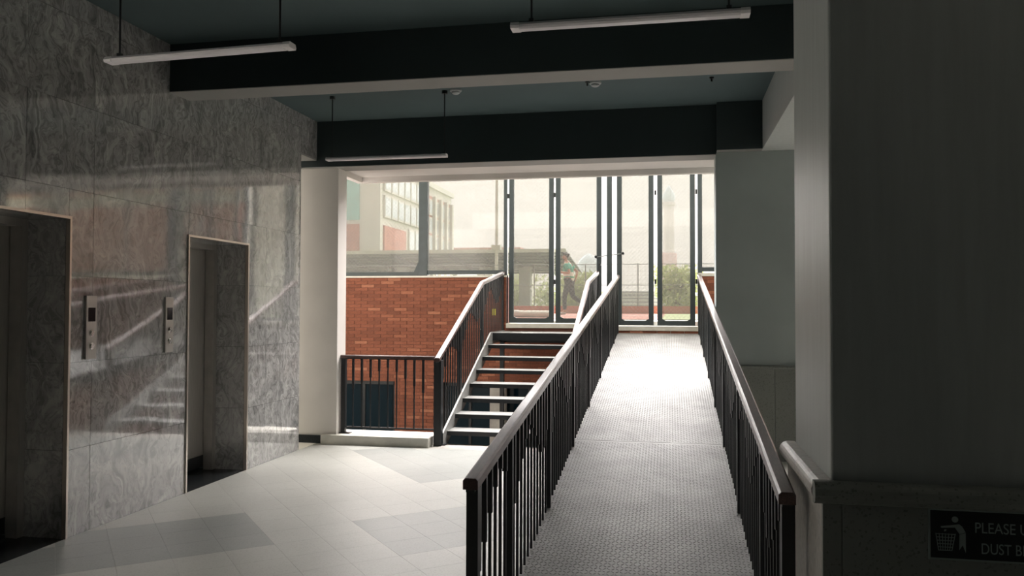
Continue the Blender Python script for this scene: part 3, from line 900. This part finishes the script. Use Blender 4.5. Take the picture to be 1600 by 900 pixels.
# ================================================================== LAMPS
def batten(xa, xb, y, z, label, rods, rotz=0.0):
    xm, ln = (xa + xb) / 2, xb - xa
    t = thing('pendant_batten_lamp', label, 'lamp', (xm, y, z), group='linear batten lamps hung on rods')
    e = 0.045
    pf = [(-0.040, 0.0), (0.040, 0.0), (0.030, 0.014), (-0.030, 0.014)]
    MB().sweep([(a, b_ + 0.006) for a, b_ in pf], (xa + e, y, z), (xb - e, y, z), (0, 1, 0), (0, 0, 1)).build('housing', 'lamp_white', t)
    MB().sweep([(-0.034, -0.004), (-0.022, -0.012), (0.022, -0.012), (0.034, -0.004), (0.036, 0.006), (-0.036, 0.006)], (xa + e, y, z), (xb - e, y, z), (0, 1, 0), (0, 0, 1)).build('diffuser', 'lamp_diff', t)
    for p0, p1 in ((xa, xa + e), (xb - e, xb)):
        MB().sweep([(-0.036, -0.010), (0.036, -0.010), (0.042, 0.004), (0.031, 0.022), (-0.031, 0.022), (-0.042, 0.004)], (p0, y, z), (p1, y, z), (0, 1, 0), (0, 0, 1)).build('end_cap', 'lamp_cap', t)
    for xr in rods:
        r = MB().cyl((xr, y, z + 0.018), (xr, y, CZ - 0.02), 0.006, 8).build('rod', 'black_plastic', t)
        MB().cyl((xr, y, CZ - 0.03), (xr, y, CZ), 0.028, 14).build('ceiling_rose', 'black_plastic', r)
        MB().box(xr - 0.012, xr + 0.012, y - 0.012, y + 0.012, z + 0.018, z + 0.045).build('clip', 'black_plastic', r)
    t.rotation_euler = (0, 0, rotz)
    return t
batten(-3.27, -2.06, 4.20, 3.0, 'dull white batten lamp hanging by the marble wall', [-3.19, -2.14], R(-3.0))
batten(-0.805, 0.39, 4.105, 3.0, 'dull white batten lamp hanging in front of black beam, near the pillar', [-0.70, 0.29])
batten(-3.385, -2.135, 7.62, 3.03, 'dull white batten lamp hanging low before the far lintel', [-3.33, -2.16])

def detector(x, y, label):
    t = thing('smoke_detector', label, 'smoke detector', (x, y, CZ), group='ceiling smoke detectors')
    MB().lathe([(0.058, 0), (0.058, -0.012), (0.050, -0.020)], (x, y, CZ), 20).build('base', 'white_plastic', t)
    MB().lathe([(0.040, -0.020), (0.038, -0.034), (0.022, -0.042), (0.004, -0.043)], (x, y, CZ), 20).build('sensor_head', 'white_plastic', t, smooth=True)
detector(-2.045, 7.605, 'smoke detector on the ceiling beside the far lamp rod')
detector(-0.684, 7.583, 'smoke detector on the ceiling above the ramp side, clear of lamps')
for x, y, lb in ((-0.755, 7.55, 'small black ceiling hook right beside a smoke detector'), (0.382, 7.609, 'small black ceiling hook alone near the side beam')):
    h = thing('ceiling_hook', lb, 'hook', (x, y, CZ), group='black ceiling hooks')
    MB().cyl((x, y, CZ - 0.012), (x, y, CZ), 0.020, 12).build('rose', 'black_plastic', h)
    MB().cyl((x, y, CZ - 0.04), (x, y, CZ - 0.012), 0.008, 8).build('stem', 'black_plastic', h)

# ================================================================== SIGN
SY = P0 - 0.02
sg = thing('dust_bin_sign', 'black wall sign with grey litter figure on the terrazzo dado', 'sign', (1.05, SY, 0.82))
sx0, sx1, sz0, sz1 = 0.828, 1.262, 0.745, 0.898
MB().box(sx0, sx1, SY - 0.006, SY, sz0, sz1).build('plate', 'sign_black', sg)
b_ = 0.0055
MB().box(sx0 - b_, sx1 + b_, SY - 0.008, SY, sz1, sz1 + b_).box(sx0 - b_, sx1 + b_, SY - 0.008, SY, sz0 - b_, sz0).box(sx0 - b_, sx0, SY - 0.008, SY, sz0, sz1).box(sx1, sx1 + b_, SY - 0.008, SY, sz0, sz1).build('border', 'sign_print', sg)
fg = MB()
ya, yb = SY - 0.0075, SY - 0.0055
def P(u, v):  # pixel of the enlarged sign -> sign plane
    return (sx0 + (u - 893) * 0.000570, sz1 - (v - 545) * 0.000615)
hc = P(1023, 590)
fg.prism([(hc[0] + 0.0098 * math.cos(a * math.pi / 8), hc[1] + 0.0098 * math.sin(a * math.pi / 8)) for a in range(16)], 'y', ya, yb)
fg.prism([P(948, 628), P(1020, 618), P(1045, 614), P(1060, 625), P(1078, 655), P(1046, 665), P(1022, 632), P(950, 636)], 'y', ya, yb)
fg.prism([P(1046, 668), P(1078, 658), P(1078, 762), P(1062, 722), P(1044, 748)], 'y', ya, yb)
fg.prism([P(966, 645), P(978, 643), P(976, 652), P(966, 655)], 'y', ya, yb)
fg.build('litter_figure', 'sign_print', sg)
bn = MB()
def line(p, q, w_=0.0011):
    p, q = Vector(p), Vector(q); d = (q - p).normalized(); n = Vector((-d.y, d.x)) * w_
    bn.prism([tuple(p + n), tuple(p - n), tuple(q - n), tuple(q + n)], 'y', ya, yb)
for i in range(7):
    line(P(922 + i * 17, 665), P(936 + i * 11.5, 755))
for i in range(6):
    line(P(920 + i * 3, 668 + i * 17), P(1026 - i * 4, 668 + i * 17))
bn.build('litter_bin', 'sign_print', sg)
def lettering(txt, x0, z0, wdt, hgt):
    cu = bpy.data.curves.new('lettering', 'FONT')
    cu.body = txt; cu.size = 1.0; cu.extrude = 0.0
    tmp = bpy.data.objects.new('lettering', cu); COL.objects.link(tmp)
    bpy.context.view_layer.update()
    dg = bpy.context.evaluated_depsgraph_get()
    me = bpy.data.meshes.new_from_object(tmp.evaluated_get(dg))
    bpy.data.objects.remove(tmp)
    xs = [v.co.x for v in me.vertices]; ys = [v.co.y for v in me.vertices]
    a, b2, c_, d_ = min(xs), max(xs), min(ys), max(ys)
    for v in me.vertices:
        v.co = Vector((x0 + (v.co.x - a) / (b2 - a) * wdt, SY - 0.0072, z0 + (v.co.y - c_) / (d_ - c_) * hgt)) - sg.location
    me.materials.clear(); me.materials.append(M['sign_print'])
    o = bpy.data.objects.new('lettering', me); COL.objects.link(o); o.parent = sg
    so = o.modifiers.new('solid', 'SOLIDIFY'); so.thickness = 0.001
lettering('PLEASE USE', P(1128, 0)[0], P(0, 655)[1], 0.193, 0.034)
lettering('DUST BIN', P(1160, 0)[0], P(0, 762)[1], 0.152, 0.034)

# ================================================================== OUTSIDE
GZ = 1.352
struct(MB().box(-60, 60, PY + 0.35, 22.5, GZ - 0.3, GZ - 0.01).build('ground', 'bench'), 'pale paved ground outside the glazed doors', 'ground')
struct(MB().box(-60, 60, 22.5, 260, GZ - 0.3, GZ - 0.02).build('field', 'lawn'), 'far grassy ground', 'ground')
struct(MB().box(-60, -0.15, 14.5, 28.0, GZ - 0.02, GZ).build('running_track', 'track'), 'red running track outside the glazed doors', 'track')
for y in (17.0, 19.4, 24.0):
    pass
struct(MB().box(-0.15, 40, 14.5, 28.0, GZ - 0.02, GZ).build('lawn', 'lawn'), 'pale green lawn beyond the ramp doors', 'lawn')
tag(MB().box(-40, 40, 28.0, 28.3, GZ - 0.05, GZ + 0.26).build('low_wall', 'far_brick'), 'low red wall along the far edge of the track', 'wall')
struct(MB().box(-40, -0.15, 20.2, 20.55, GZ - 0.01, GZ + 0.004).build('track_line', 'white_line'), 'white line across the red track', 'line')
# ground to the right of the lobby
struct(MB().box(1.45, 40, -30, 8.9, -1.0, -0.8).build('pavement', 'pale_concrete'), 'pale pavement outside the open right side', 'pavement')

struct(MB().box(-40, -4.6, -30, 8.0, -0.3, -0.1).build('pavement_left', 'pale_concrete'), 'pale pavement outside the added daylight opening', 'pavement')  # ground beyond the opening added for light

# chain-link fence just outside the glazing
cf = thing('chain_link_fence', 'fine chain-link fence right behind the glazed doors', 'fence', (-2.2, 13.3, GZ))
wr = MB()
fx0, fx1, fz0, fz1 = -7.0, 2.4, GZ, 4.6
def wire(p, q, r=0.0016):
    p, q = Vector(p), Vector(q); d = (q - p).normalized(); n = Vector((0, 1, 0)); s2 = d.cross(n)
    A = [(s2 * math.cos(a) + n * math.sin(a)) * r for a in (0, 2.094, 4.189)]
    wr.add([p + a for a in A] + [q + a for a in A], [(0, 1, 4, 3), (1, 2, 5, 4), (2, 0, 3, 5)])
pit_ = 0.066
hh = fz1 - fz0
nn = int((fx1 - fx0 + hh) / pit_)
for i in range(nn):
    s0 = fx0 - hh + i * pit_
    a = max(s0, fx0); b2 = min(s0 + hh, fx1)
    if b2 > a:
        wire((a, 13.3, fz0 + a - s0), (b2, 13.3, fz0 + b2 - s0))
        wire((a, 13.304, fz1 - (a - s0)), (b2, 13.304, fz1 - (b2 - s0)))
o = wr.build('wire_mesh', 'wire', cf); o['kind'] = 'stuff'
for x in (-6.5, 1.9):
    MB().cyl((x, 13.33, GZ), (x, 13.33, 4.65), 0.03, 10).build('post', 'far_post', cf)
MB().cyl((-7, 13.33, 4.62), (2.4, 13.33, 4.62), 0.02, 8).build('top_rail', 'far_post', cf)

# far fence
ff = thing('track_fence', 'tall thin post fence beyond the red track', 'fence', (-2, 29.0, GZ))
for i in range(16):
    x = -14.2 + i * 1.86 + 0.08
    MB().cyl((x, 29, GZ), (x, 29, 3.13), 0.022, 6).build('post', 'far_post', ff)
for z in (3.10, 2.36):
    MB().cyl((-14.5, 29, z), (14, 29, z), 0.013, 6).build('rail', 'far_post', ff)
wr = MB()
for i in range(190):
    x = -14.2 + i * 0.15
    wr.box(x - 0.003, x + 0.003, 29.02, 29.026, GZ, 3.1)
for i in range(12):
    wr.box(-14.2, 14.2, 29.03, 29.036, GZ + i * 0.15 - 0.003, GZ + i * 0.15 + 0.003)
o = wr.build('wire_mesh', 'wire', ff); o['kind'] = 'stuff'

# bleachers
bl = thing('bleachers', 'pale stepped bleachers behind the far fence', 'bleachers', (-2, 36, GZ))
for i in range(5):
    MB().box(-3.4, 0.1, 36 + i * 0.8, 36.8 + i * 0.8, GZ, GZ + 0.10 + 0.17 * (i + 1)).build('step', 'bench', bl)
    MB().box(-3.4, 0.1, 35.98 + i * 0.8, 36.3 + i * 0.8, GZ + 0.10 + 0.17 * (i + 1), GZ + 0.14 + 0.17 * (i + 1)).build('seat_slab', 'far_post', bl)

# canopy roof over the stand
cp = thing('stand_canopy', 'grey sheet-metal canopy roof on posts beyond the track', 'canopy', (-10, 38, GZ))
ca, cb, yf, yb2, zf, zb = -24.0, -4.55, 36.0, 43.0, 4.10, 3.38
sheet_n = 14
for i in range(sheet_n):
    x0 = ca + (cb - ca) * i / sheet_n; x1 = ca + (cb - ca) * (i + 1) / sheet_n
    MB().prism([(yf, zf), (yb2, zb), (yb2, zb + 0.05), (yf, zf + 0.05)], 'x', x0 + 0.01, x1 - 0.01).build('roof_sheet', 'roof_sheet', cp)
    MB().bar((x0, yf + 0.05, zf - 0.07), (x0, yb2, zb - 0.07), 0.14, 0.12).build('rafter', 'roof_rib', cp)
for i in range(8):
    t2 = (i + 0.5) / 8
    y = yf + (yb2 - yf) * t2
    MB().box(ca, cb, y - 0.03, y + 0.03, zf + (zb - zf) * t2 - 0.05, zf + (zb - zf) * t2 - 0.003).build('purlin', 'roof_rib', cp)
MB().box(ca, cb, yf - 0.05, yf + 0.02, zf - 0.06, zf + 0.10).build('fascia', 'bench', cp)
for x in (-22.5, -18.0, -13.6, -9.2, -7.15, -4.75):
    w_ = 0.28 if x < -5 else 0.10
    MB().box(x - w_, x + w_, 40.0, 40.5, GZ, 3.62).build('column', 'bench', cp)

# multi-storey building at the left
bd = thing('office_building', 'tall white and brick building beyond the canopy', 'building', (-24, 52, GZ))
bx0, bx1, by0, by1, bz = -34.0, -17.0, 46.0, 62.0, 10.2
MB().box(bx0, bx1, by0, by1, GZ, bz).build('wall', 'far_white', bd)
MB().box(bx0 - 0.2, bx1 + 0.2, by0 - 0.2, by1 + 0.2, bz, bz + 0.35).build('parapet', 'far_white', bd)
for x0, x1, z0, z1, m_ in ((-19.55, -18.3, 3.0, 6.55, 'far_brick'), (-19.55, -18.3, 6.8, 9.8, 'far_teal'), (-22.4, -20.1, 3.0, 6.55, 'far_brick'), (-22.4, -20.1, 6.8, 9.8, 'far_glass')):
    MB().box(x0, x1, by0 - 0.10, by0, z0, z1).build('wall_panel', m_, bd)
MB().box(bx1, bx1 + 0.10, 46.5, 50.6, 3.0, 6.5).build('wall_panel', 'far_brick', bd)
def far_win(y0, y1, z0, z1, m_='far_glass'):
    f = MB().box(bx1, bx1 + 0.12, y0, y1, z0, z1).build('window', 'far_white', bd)
    MB().box(bx1 + 0.10, bx1 + 0.135, y0 + 0.09, y1 - 0.09, z0 + 0.12, z1 - 0.12).build('pane', m_, f)
for zz in (7.0, 8.6):
    for i in range(7):
        far_win(46.5 + i * 1.25, 47.6 + i * 1.25, zz, zz + 1.35)
for zz in (3.2, 5.1):
    for i in range(3):
        far_win(51.2 + i * 1.25, 52.3 + i * 1.25, zz, zz + 1.6)
for i in range(4):
    y0 = 55.7 + i * 1.55
    for j in range(5):
        far_win(y0, y0 + 0.85, 3.0 + j * 1.3, 4.15 + j * 1.3, 'far_post' if i % 2 else 'far_glass')
    MB().box(bx1, bx1 + 0.3, y0 + 0.95, y0 + 1.35, 2.6, 9.6).build('fin', 'far_white', bd)
MB().box(bx1, bx1 + 0.05, 55.4, 61.9, 2.6, 9.6).build('wall_panel', 'far_brick', bd)

# far low red roofed building
lb = thing('low_building', 'long low building with a red roof edge far behind the canopy', 'building', (-20, 85, GZ))
MB().box(-24, -15.0, 85, 92, GZ, 7.6).build('wall', 'far_white', lb)
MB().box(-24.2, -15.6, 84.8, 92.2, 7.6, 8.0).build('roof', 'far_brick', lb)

# flood light mast
lm = thing('light_mast', 'tall pale lamp mast rising over the canopy', 'mast', (-7.08, 33.0, GZ))
MB().cyl((-7.08, 33, GZ), (-7.08, 33, 9.2), 0.075, 10, 0.05).build('pole', 'bench', lm)
MB().cyl((-7.08, 33, GZ), (-7.08, 33, GZ + 0.3), 0.16, 10).build('base', 'bench', lm)
MB().box(-7.5, -6.66, 32.9, 33.1, 9.2, 9.4).build('lamp_head', 'far_post', lm)
MB().box(-7.28, -6.9, 32.85, 33.1, 3.95, 4.15).build('junction_box', 'bench', lm)

# minaret and dome
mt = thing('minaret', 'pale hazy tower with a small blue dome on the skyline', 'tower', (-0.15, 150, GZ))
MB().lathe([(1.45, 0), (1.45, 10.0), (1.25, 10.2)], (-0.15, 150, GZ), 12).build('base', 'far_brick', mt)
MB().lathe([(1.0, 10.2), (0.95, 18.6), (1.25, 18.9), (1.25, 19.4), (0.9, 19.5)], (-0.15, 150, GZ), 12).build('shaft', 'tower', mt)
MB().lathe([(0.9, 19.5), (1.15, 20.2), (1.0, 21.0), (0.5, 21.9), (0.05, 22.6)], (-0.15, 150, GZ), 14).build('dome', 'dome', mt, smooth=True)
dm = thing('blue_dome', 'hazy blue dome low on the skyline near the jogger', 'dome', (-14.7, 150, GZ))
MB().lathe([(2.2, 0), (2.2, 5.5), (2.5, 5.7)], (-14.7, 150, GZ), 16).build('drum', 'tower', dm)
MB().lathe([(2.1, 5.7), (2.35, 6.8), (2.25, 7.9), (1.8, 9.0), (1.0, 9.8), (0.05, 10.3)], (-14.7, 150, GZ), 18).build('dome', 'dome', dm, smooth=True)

# brick building to the right (seen mirrored in the marble)
rb = thing('brick_building', 'red brick building right of the ramp doors, mirrored in the marble', 'building', (7, 23, GZ))
MB().box(3.4, 15, 20.2, 28, GZ, 7.5).build('wall', 'far_white', rb)
for x0, x1 in ((3.5, 4.95), (5.3, 8.9), (9.3, 14.5)):
    MB().box(x0, x1, 20.08, 20.2, 2.45, 4.35).build('wall_panel', 'far_brick', rb)
    MB().box(x0, x1, 20.08, 20.2, 4.75, 7.0).build('wall_panel', 'far_brick', rb)
for x in (5.02, 8.98):
    MB().box(x, x + 0.24, 20.0, 20.2, GZ, 7.2).build('downpipe', 'far_post', rb)
MB().box(3.3, 15.1, 20.0, 20.2, 7.1, 7.5).build('parapet', 'far_white', rb)

# morning haze over the far ground
hz = bpy.data.materials.new('pale_haze'); hz.use_nodes = True
ht = hz.node_tree; ht.nodes.remove(ht.nodes['Principled BSDF'])
vs_ = ht.nodes.new('ShaderNodeVolumeScatter'); vs_.inputs['Color'].default_value = (0.95, 0.94, 0.90, 1); vs_.inputs['Density'].default_value = 0.006
ht.links.new(vs_.outputs[0], ht.nodes['Material Output'].inputs['Volume'])
M['haze'] = hz
o = tag(MB().box(-60, 60, 28.6, 200, GZ - 0.2, 30).build('haze', 'haze'), 'pale haze hanging over the far ground and buildings', 'haze', kind='stuff')
# trees
def tree(x, y, h, r, label, seed, base=0.9):
    rnd = random.Random(seed)
    t = thing('tree', label, 'tree', (x, y, GZ), group='trees beyond the track')
    tk = MB().cyl((x, y, GZ), (x + 0.1, y, GZ + h * 0.55), 0.13, 8, 0.07)
    for i in range(5):
        a = rnd.uniform(0, 6.28)
        tk.cyl((x + 0.06, y, GZ + h * rnd.uniform(0.3, 0.5)), (x + math.cos(a) * r * 0.6, y + math.sin(a) * r * 0.6, GZ + h * rnd.uniform(0.55, 0.85)), 0.05, 6, 0.02)
    tk.build('trunk', 'bark', t)
    cr_ = MB()
    lobes = [(x + rnd.uniform(-.6, .6) * r, y + rnd.uniform(-.6, .6) * r, GZ + base + (h - base) * rnd.uniform(0.15, 0.8), r * rnd.uniform(0.35, 0.6)) for _ in range(14)]
    for lx, ly, lz, lr in lobes:
        for _ in range(150):
            v = Vector((rnd.gauss(0, 1), rnd.gauss(0, 1), rnd.gauss(0, 1))).normalized() * lr * rnd.uniform(0.6, 1.05)
            c0 = Vector((lx, ly, lz)) + v
            if c0.z < GZ + 0.1: continue
            a1 = Vector((rnd.gauss(0, 1), rnd.gauss(0, 1), rnd.gauss(0, 1))).normalized(); a2 = a1.orthogonal().normalized()
            s3 = rnd.uniform(0.07, 0.13)
            cr_.add([c0 - a1 * s3, c0 + a2 * s3 * 0.5, c0 + a1 * s3, c0 - a2 * s3 * 0.5], [(0, 1, 2, 3)])
    me = bpy.data.meshes.new('crown'); me.from_pydata([tuple(Vector(p) - t.location) for p in cr_.v], [], cr_.f); me.materials.append(M['leaf'])
    o = bpy.data.objects.new('crown', me); COL.objects.link(o); o.parent = t; o['kind'] = 'stuff'
tree(0.25, 31.5, 1.75, 1.0, 'yellow-green shrubby tree behind the right ramp door', 3, 0.1)
tree(-3.6, 33.5, 1.6, 0.9, 'pale green tree low behind the jogger', 5, 0.1)
tree(-6.3, 46.0, 1.7, 1.5, 'green shrub under the canopy behind the stair doors', 9, 0.1)
tree(-8.9, 47.0, 1.9, 1.4, 'green shrub farther left under the canopy', 11, 0.1)

# white pipe lying outside the stair door
pp = thing('white_pipe', 'thick pale pipe lying on the ground outside the stair door', 'pipe', (-2.6, 16.0, GZ))
MB().cyl((-3.05, 16.0, GZ + 0.07), (-2.30, 16.0, GZ + 0.07), 0.07, 16).build('pipe_body', 'pale_concrete', pp, smooth=False)
MB().cyl((-3.07, 16.0, GZ + 0.075), (-2.97, 16.0, GZ + 0.075), 0.075, 16).build('end_collar', 'white_line', pp)
tag(MB().box(-2.72, -2.66, PY + 0.0, PY + 0.018 - 0.0, 1.43, 1.53).build('marker_plate', 'yellow'), 'small yellow marker plate by the stair rail top', 'plate')
bpy.data.objects['marker_plate'].location.y = -0.032

# ================================================================== PERSON
px0, py0 = -2.70, 22.0
pers = thing('person', 'man in a green and white striped shirt and dark trousers jogging outside', 'person', (px0, py0, GZ), group=None)

def skinned(name, mat, nodes, edges, root, sub=2, loc=(0, 0, 0), parent=pers, offset=0.0):
    me = bpy.data.meshes.new(name)
    names = list(nodes)
    me.from_pydata([nodes[n][:3] for n in names], [], [(names.index(a), names.index(b2)) for a, b2 in edges])
    o = bpy.data.objects.new(name, me); COL.objects.link(o); o.parent = parent
    md = o.modifiers.new('skin', 'SKIN'); md.use_smooth_shade = True
    for i, n in enumerate(names):
        r = nodes[n][3]
        r = r if isinstance(r, tuple) else (r, r)
        me.skin_vertices[0].data[i].radius = (r[0] + offset, r[1] + offset)
        me.skin_vertices[0].data[i].use_root = (n == root)
    sb = o.modifiers.new('sub', 'SUBSURF'); sb.levels = sub; sb.render_levels = sub
    me.materials.append(M[mat])
    return o
# the figure faces -X; y is its side axis
N = {
    'pelvis': (0.02, 0, 0.93, (0.10, 0.14)), 'waist': (0.0, 0, 1.05, (0.095, 0.13)), 'chest': (-0.03, 0, 1.24, (0.115, 0.15)), 'collar': (-0.055, 0, 1.40, (0.075, 0.11)),
    'neck': (-0.075, 0, 1.465, 0.052), 'jaw': (-0.105, 0, 1.52, (0.062, 0.060)), 'head': (-0.115, 0, 1.595, (0.086, 0.074)), 'crown': (-0.10, 0, 1.655, (0.072, 0.062)),
    'sh_l': (-0.05, -0.17, 1.385, 0.058), 'el_l': (0.05, -0.24, 1.14, 0.043), 'wr_l': (-0.17, -0.20, 1.155, 0.030), 'ha_l': (-0.24, -0.19, 1.175, (0.034, 0.022)),
    'sh_r': (-0.03, 0.17, 1.385, 0.058), 'el_r': (0.20, 0.24, 1.20, 0.043), 'wr_r': (0.17, 0.20, 1.02, 0.030), 'ha_r': (0.15, 0.19, 0.96, (0.034, 0.022)),
    'hip_l': (0.0, -0.09, 0.88, 0.092), 'kn_l': (-0.11, -0.09, 0.50, 0.060), 'an_l': (-0.10, -0.09, 0.09, 0.040), 'to_l': (-0.23, -0.10, 0.035, 0.034),
    'hip_r': (0.03, 0.09, 0.88, 0.092), 'kn_r': (0.10, 0.09, 0.50, 0.060), 'an_r': (0.42, 0.09, 0.30, 0.040), 'to_r': (0.45, 0.10, 0.18, 0.034),
}
ED = [('pelvis', 'waist'), ('waist', 'chest'), ('chest', 'collar'), ('collar', 'neck'), ('neck', 'jaw'), ('jaw', 'head'), ('head', 'crown'),
      ('collar', 'sh_l'), ('sh_l', 'el_l'), ('el_l', 'wr_l'), ('wr_l', 'ha_l'), ('collar', 'sh_r'), ('sh_r', 'el_r'), ('el_r', 'wr_r'), ('wr_r', 'ha_r'),
      ('pelvis', 'hip_l'), ('hip_l', 'kn_l'), ('kn_l', 'an_l'), ('an_l', 'to_l'), ('pelvis', 'hip_r'), ('hip_r', 'kn_r'), ('kn_r', 'an_r'), ('an_r', 'to_r')]
skinned('body', 'skin', N, ED, 'pelvis')
SN = {q: N[q] for q in ('pelvis', 'waist', 'chest', 'collar', 'sh_l', 'sh_r')}
SN['pelvis'] = (0.015, 0, 0.87, (0.118, 0.155)); SN['waist'] = (0.0, 0, 1.05, (0.105, 0.14))
for s_ in 'lr':
    a, b2 = Vector(N['sh_' + s_][:3]), Vector(N['el_' + s_][:3])
    SN['sl_' + s_] = (*(a + (b2 - a) * 0.72), 0.056)
skinned('shirt', 'shirt', SN, [('pelvis', 'waist'), ('waist', 'chest'), ('chest', 'collar'), ('collar', 'sh_l'), ('collar', 'sh_r'), ('sh_l', 'sl_l'), ('sh_r', 'sl_r')], 'pelvis', offset=0.014)
TN = {q: N[q] for q in ('pelvis', 'hip_l', 'kn_l', 'hip_r', 'kn_r')}
TN['pelvis'] = (0.02, 0, 0.94, (0.098, 0.138))
TN['an_l'] = (-0.10, -0.09, 0.12, 0.044); TN['an_r'] = (0.40, 0.09, 0.315, 0.044)
skinned('trousers', 'trousers', TN, [('pelvis', 'hip_l'), ('hip_l', 'kn_l'), ('kn_l', 'an_l'), ('pelvis', 'hip_r'), ('hip_r', 'kn_r'), ('kn_r', 'an_r')], 'pelvis', offset=0.012)
skinned('hair', 'hair', {'a': (-0.15, 0, 1.66, (0.040, 0.055)), 'b': (-0.095, 0, 1.675, (0.070, 0.072)), 'c': (-0.045, 0, 1.63, (0.060, 0.070)), 'd': (-0.04, 0, 1.56, (0.040, 0.06))}, [('a', 'b'), ('b', 'c'), ('c', 'd')], 'b')
skinned('beard', 'hair', {'a': (-0.105, -0.052, 1.53, 0.022), 'b': (-0.165, 0, 1.505, (0.030, 0.036)), 'c': (-0.105, 0.052, 1.53, 0.022)}, [('a', 'b'), ('b', 'c')], 'b')
skinned('nose', 'skin', {'a': (-0.195, 0, 1.60, 0.010), 'b': (-0.212, 0, 1.575, 0.014)}, [('a', 'b')], 'a', sub=1)
for s_ in (-1, 1):
    skinned('eye', 'hair', {'a': (-0.188, 0.032 * s_, 1.605, 0.008), 'b': (-0.192, 0.028 * s_, 1.605, 0.008)}, [('a', 'b')], 'a', sub=1)
    skinned('ear', 'skin', {'a': (-0.10, 0.082 * s_, 1.575, 0.012), 'b': (-0.095, 0.086 * s_, 1.61, 0.016)}, [('a', 'b')], 'a', sub=1)
for hn, dx in (('ha_l', -1), ('ha_r', 0)):
    hx, hy, hz = N[hn][:3]
    for i in range(4):
        o_ = (i - 1.5) * 0.018
        ln = (0.062, 0.072, 0.068, 0.052)[i]
        if dx:
            nd = {'a': (hx, hy + 0.004, hz + o_, 0.010), 'b': (hx - ln * 0.5, hy + 0.004, hz + o_, 0.009), 'c': (hx - ln * 0.8, hy + 0.03, hz + o_, 0.008)}
        else:
            nd = {'a': (hx + o_, hy, hz, 0.010), 'b': (hx + o_ - 0.01, hy, hz - ln * 0.5, 0.009), 'c': (hx + o_ - 0.03, hy, hz - ln * 0.8, 0.008)}
        skinned('finger', 'skin', nd, [('a', 'b'), ('b', 'c')], 'a', sub=1)
    nd = {'a': (hx + 0.03, hy, hz + 0.02, 0.011), 'b': (hx - 0.01, hy + 0.02, hz + 0.045, 0.009)}
    skinned('thumb', 'skin', nd, [('a', 'b')], 'a', sub=1)
for q in 'lr':
    a, t3 = N['an_' + q], N['to_' + q]
    heel = Vector(a[:3]) + Vector((0.04, 0, -0.045)) if q == 'l' else Vector(a[:3]) + Vector((0.05, 0, 0.02))
    skinned('shoe', 'shoe', {'h': (*heel, 0.045), 'm': (*((Vector(a[:3]) * 0.4 + Vector(t3[:3]) * 0.6)), 0.042), 't': (t3[0], t3[1], t3[2] + 0.006, 0.038)}, [('h', 'm'), ('m', 't')], 'm', sub=1)
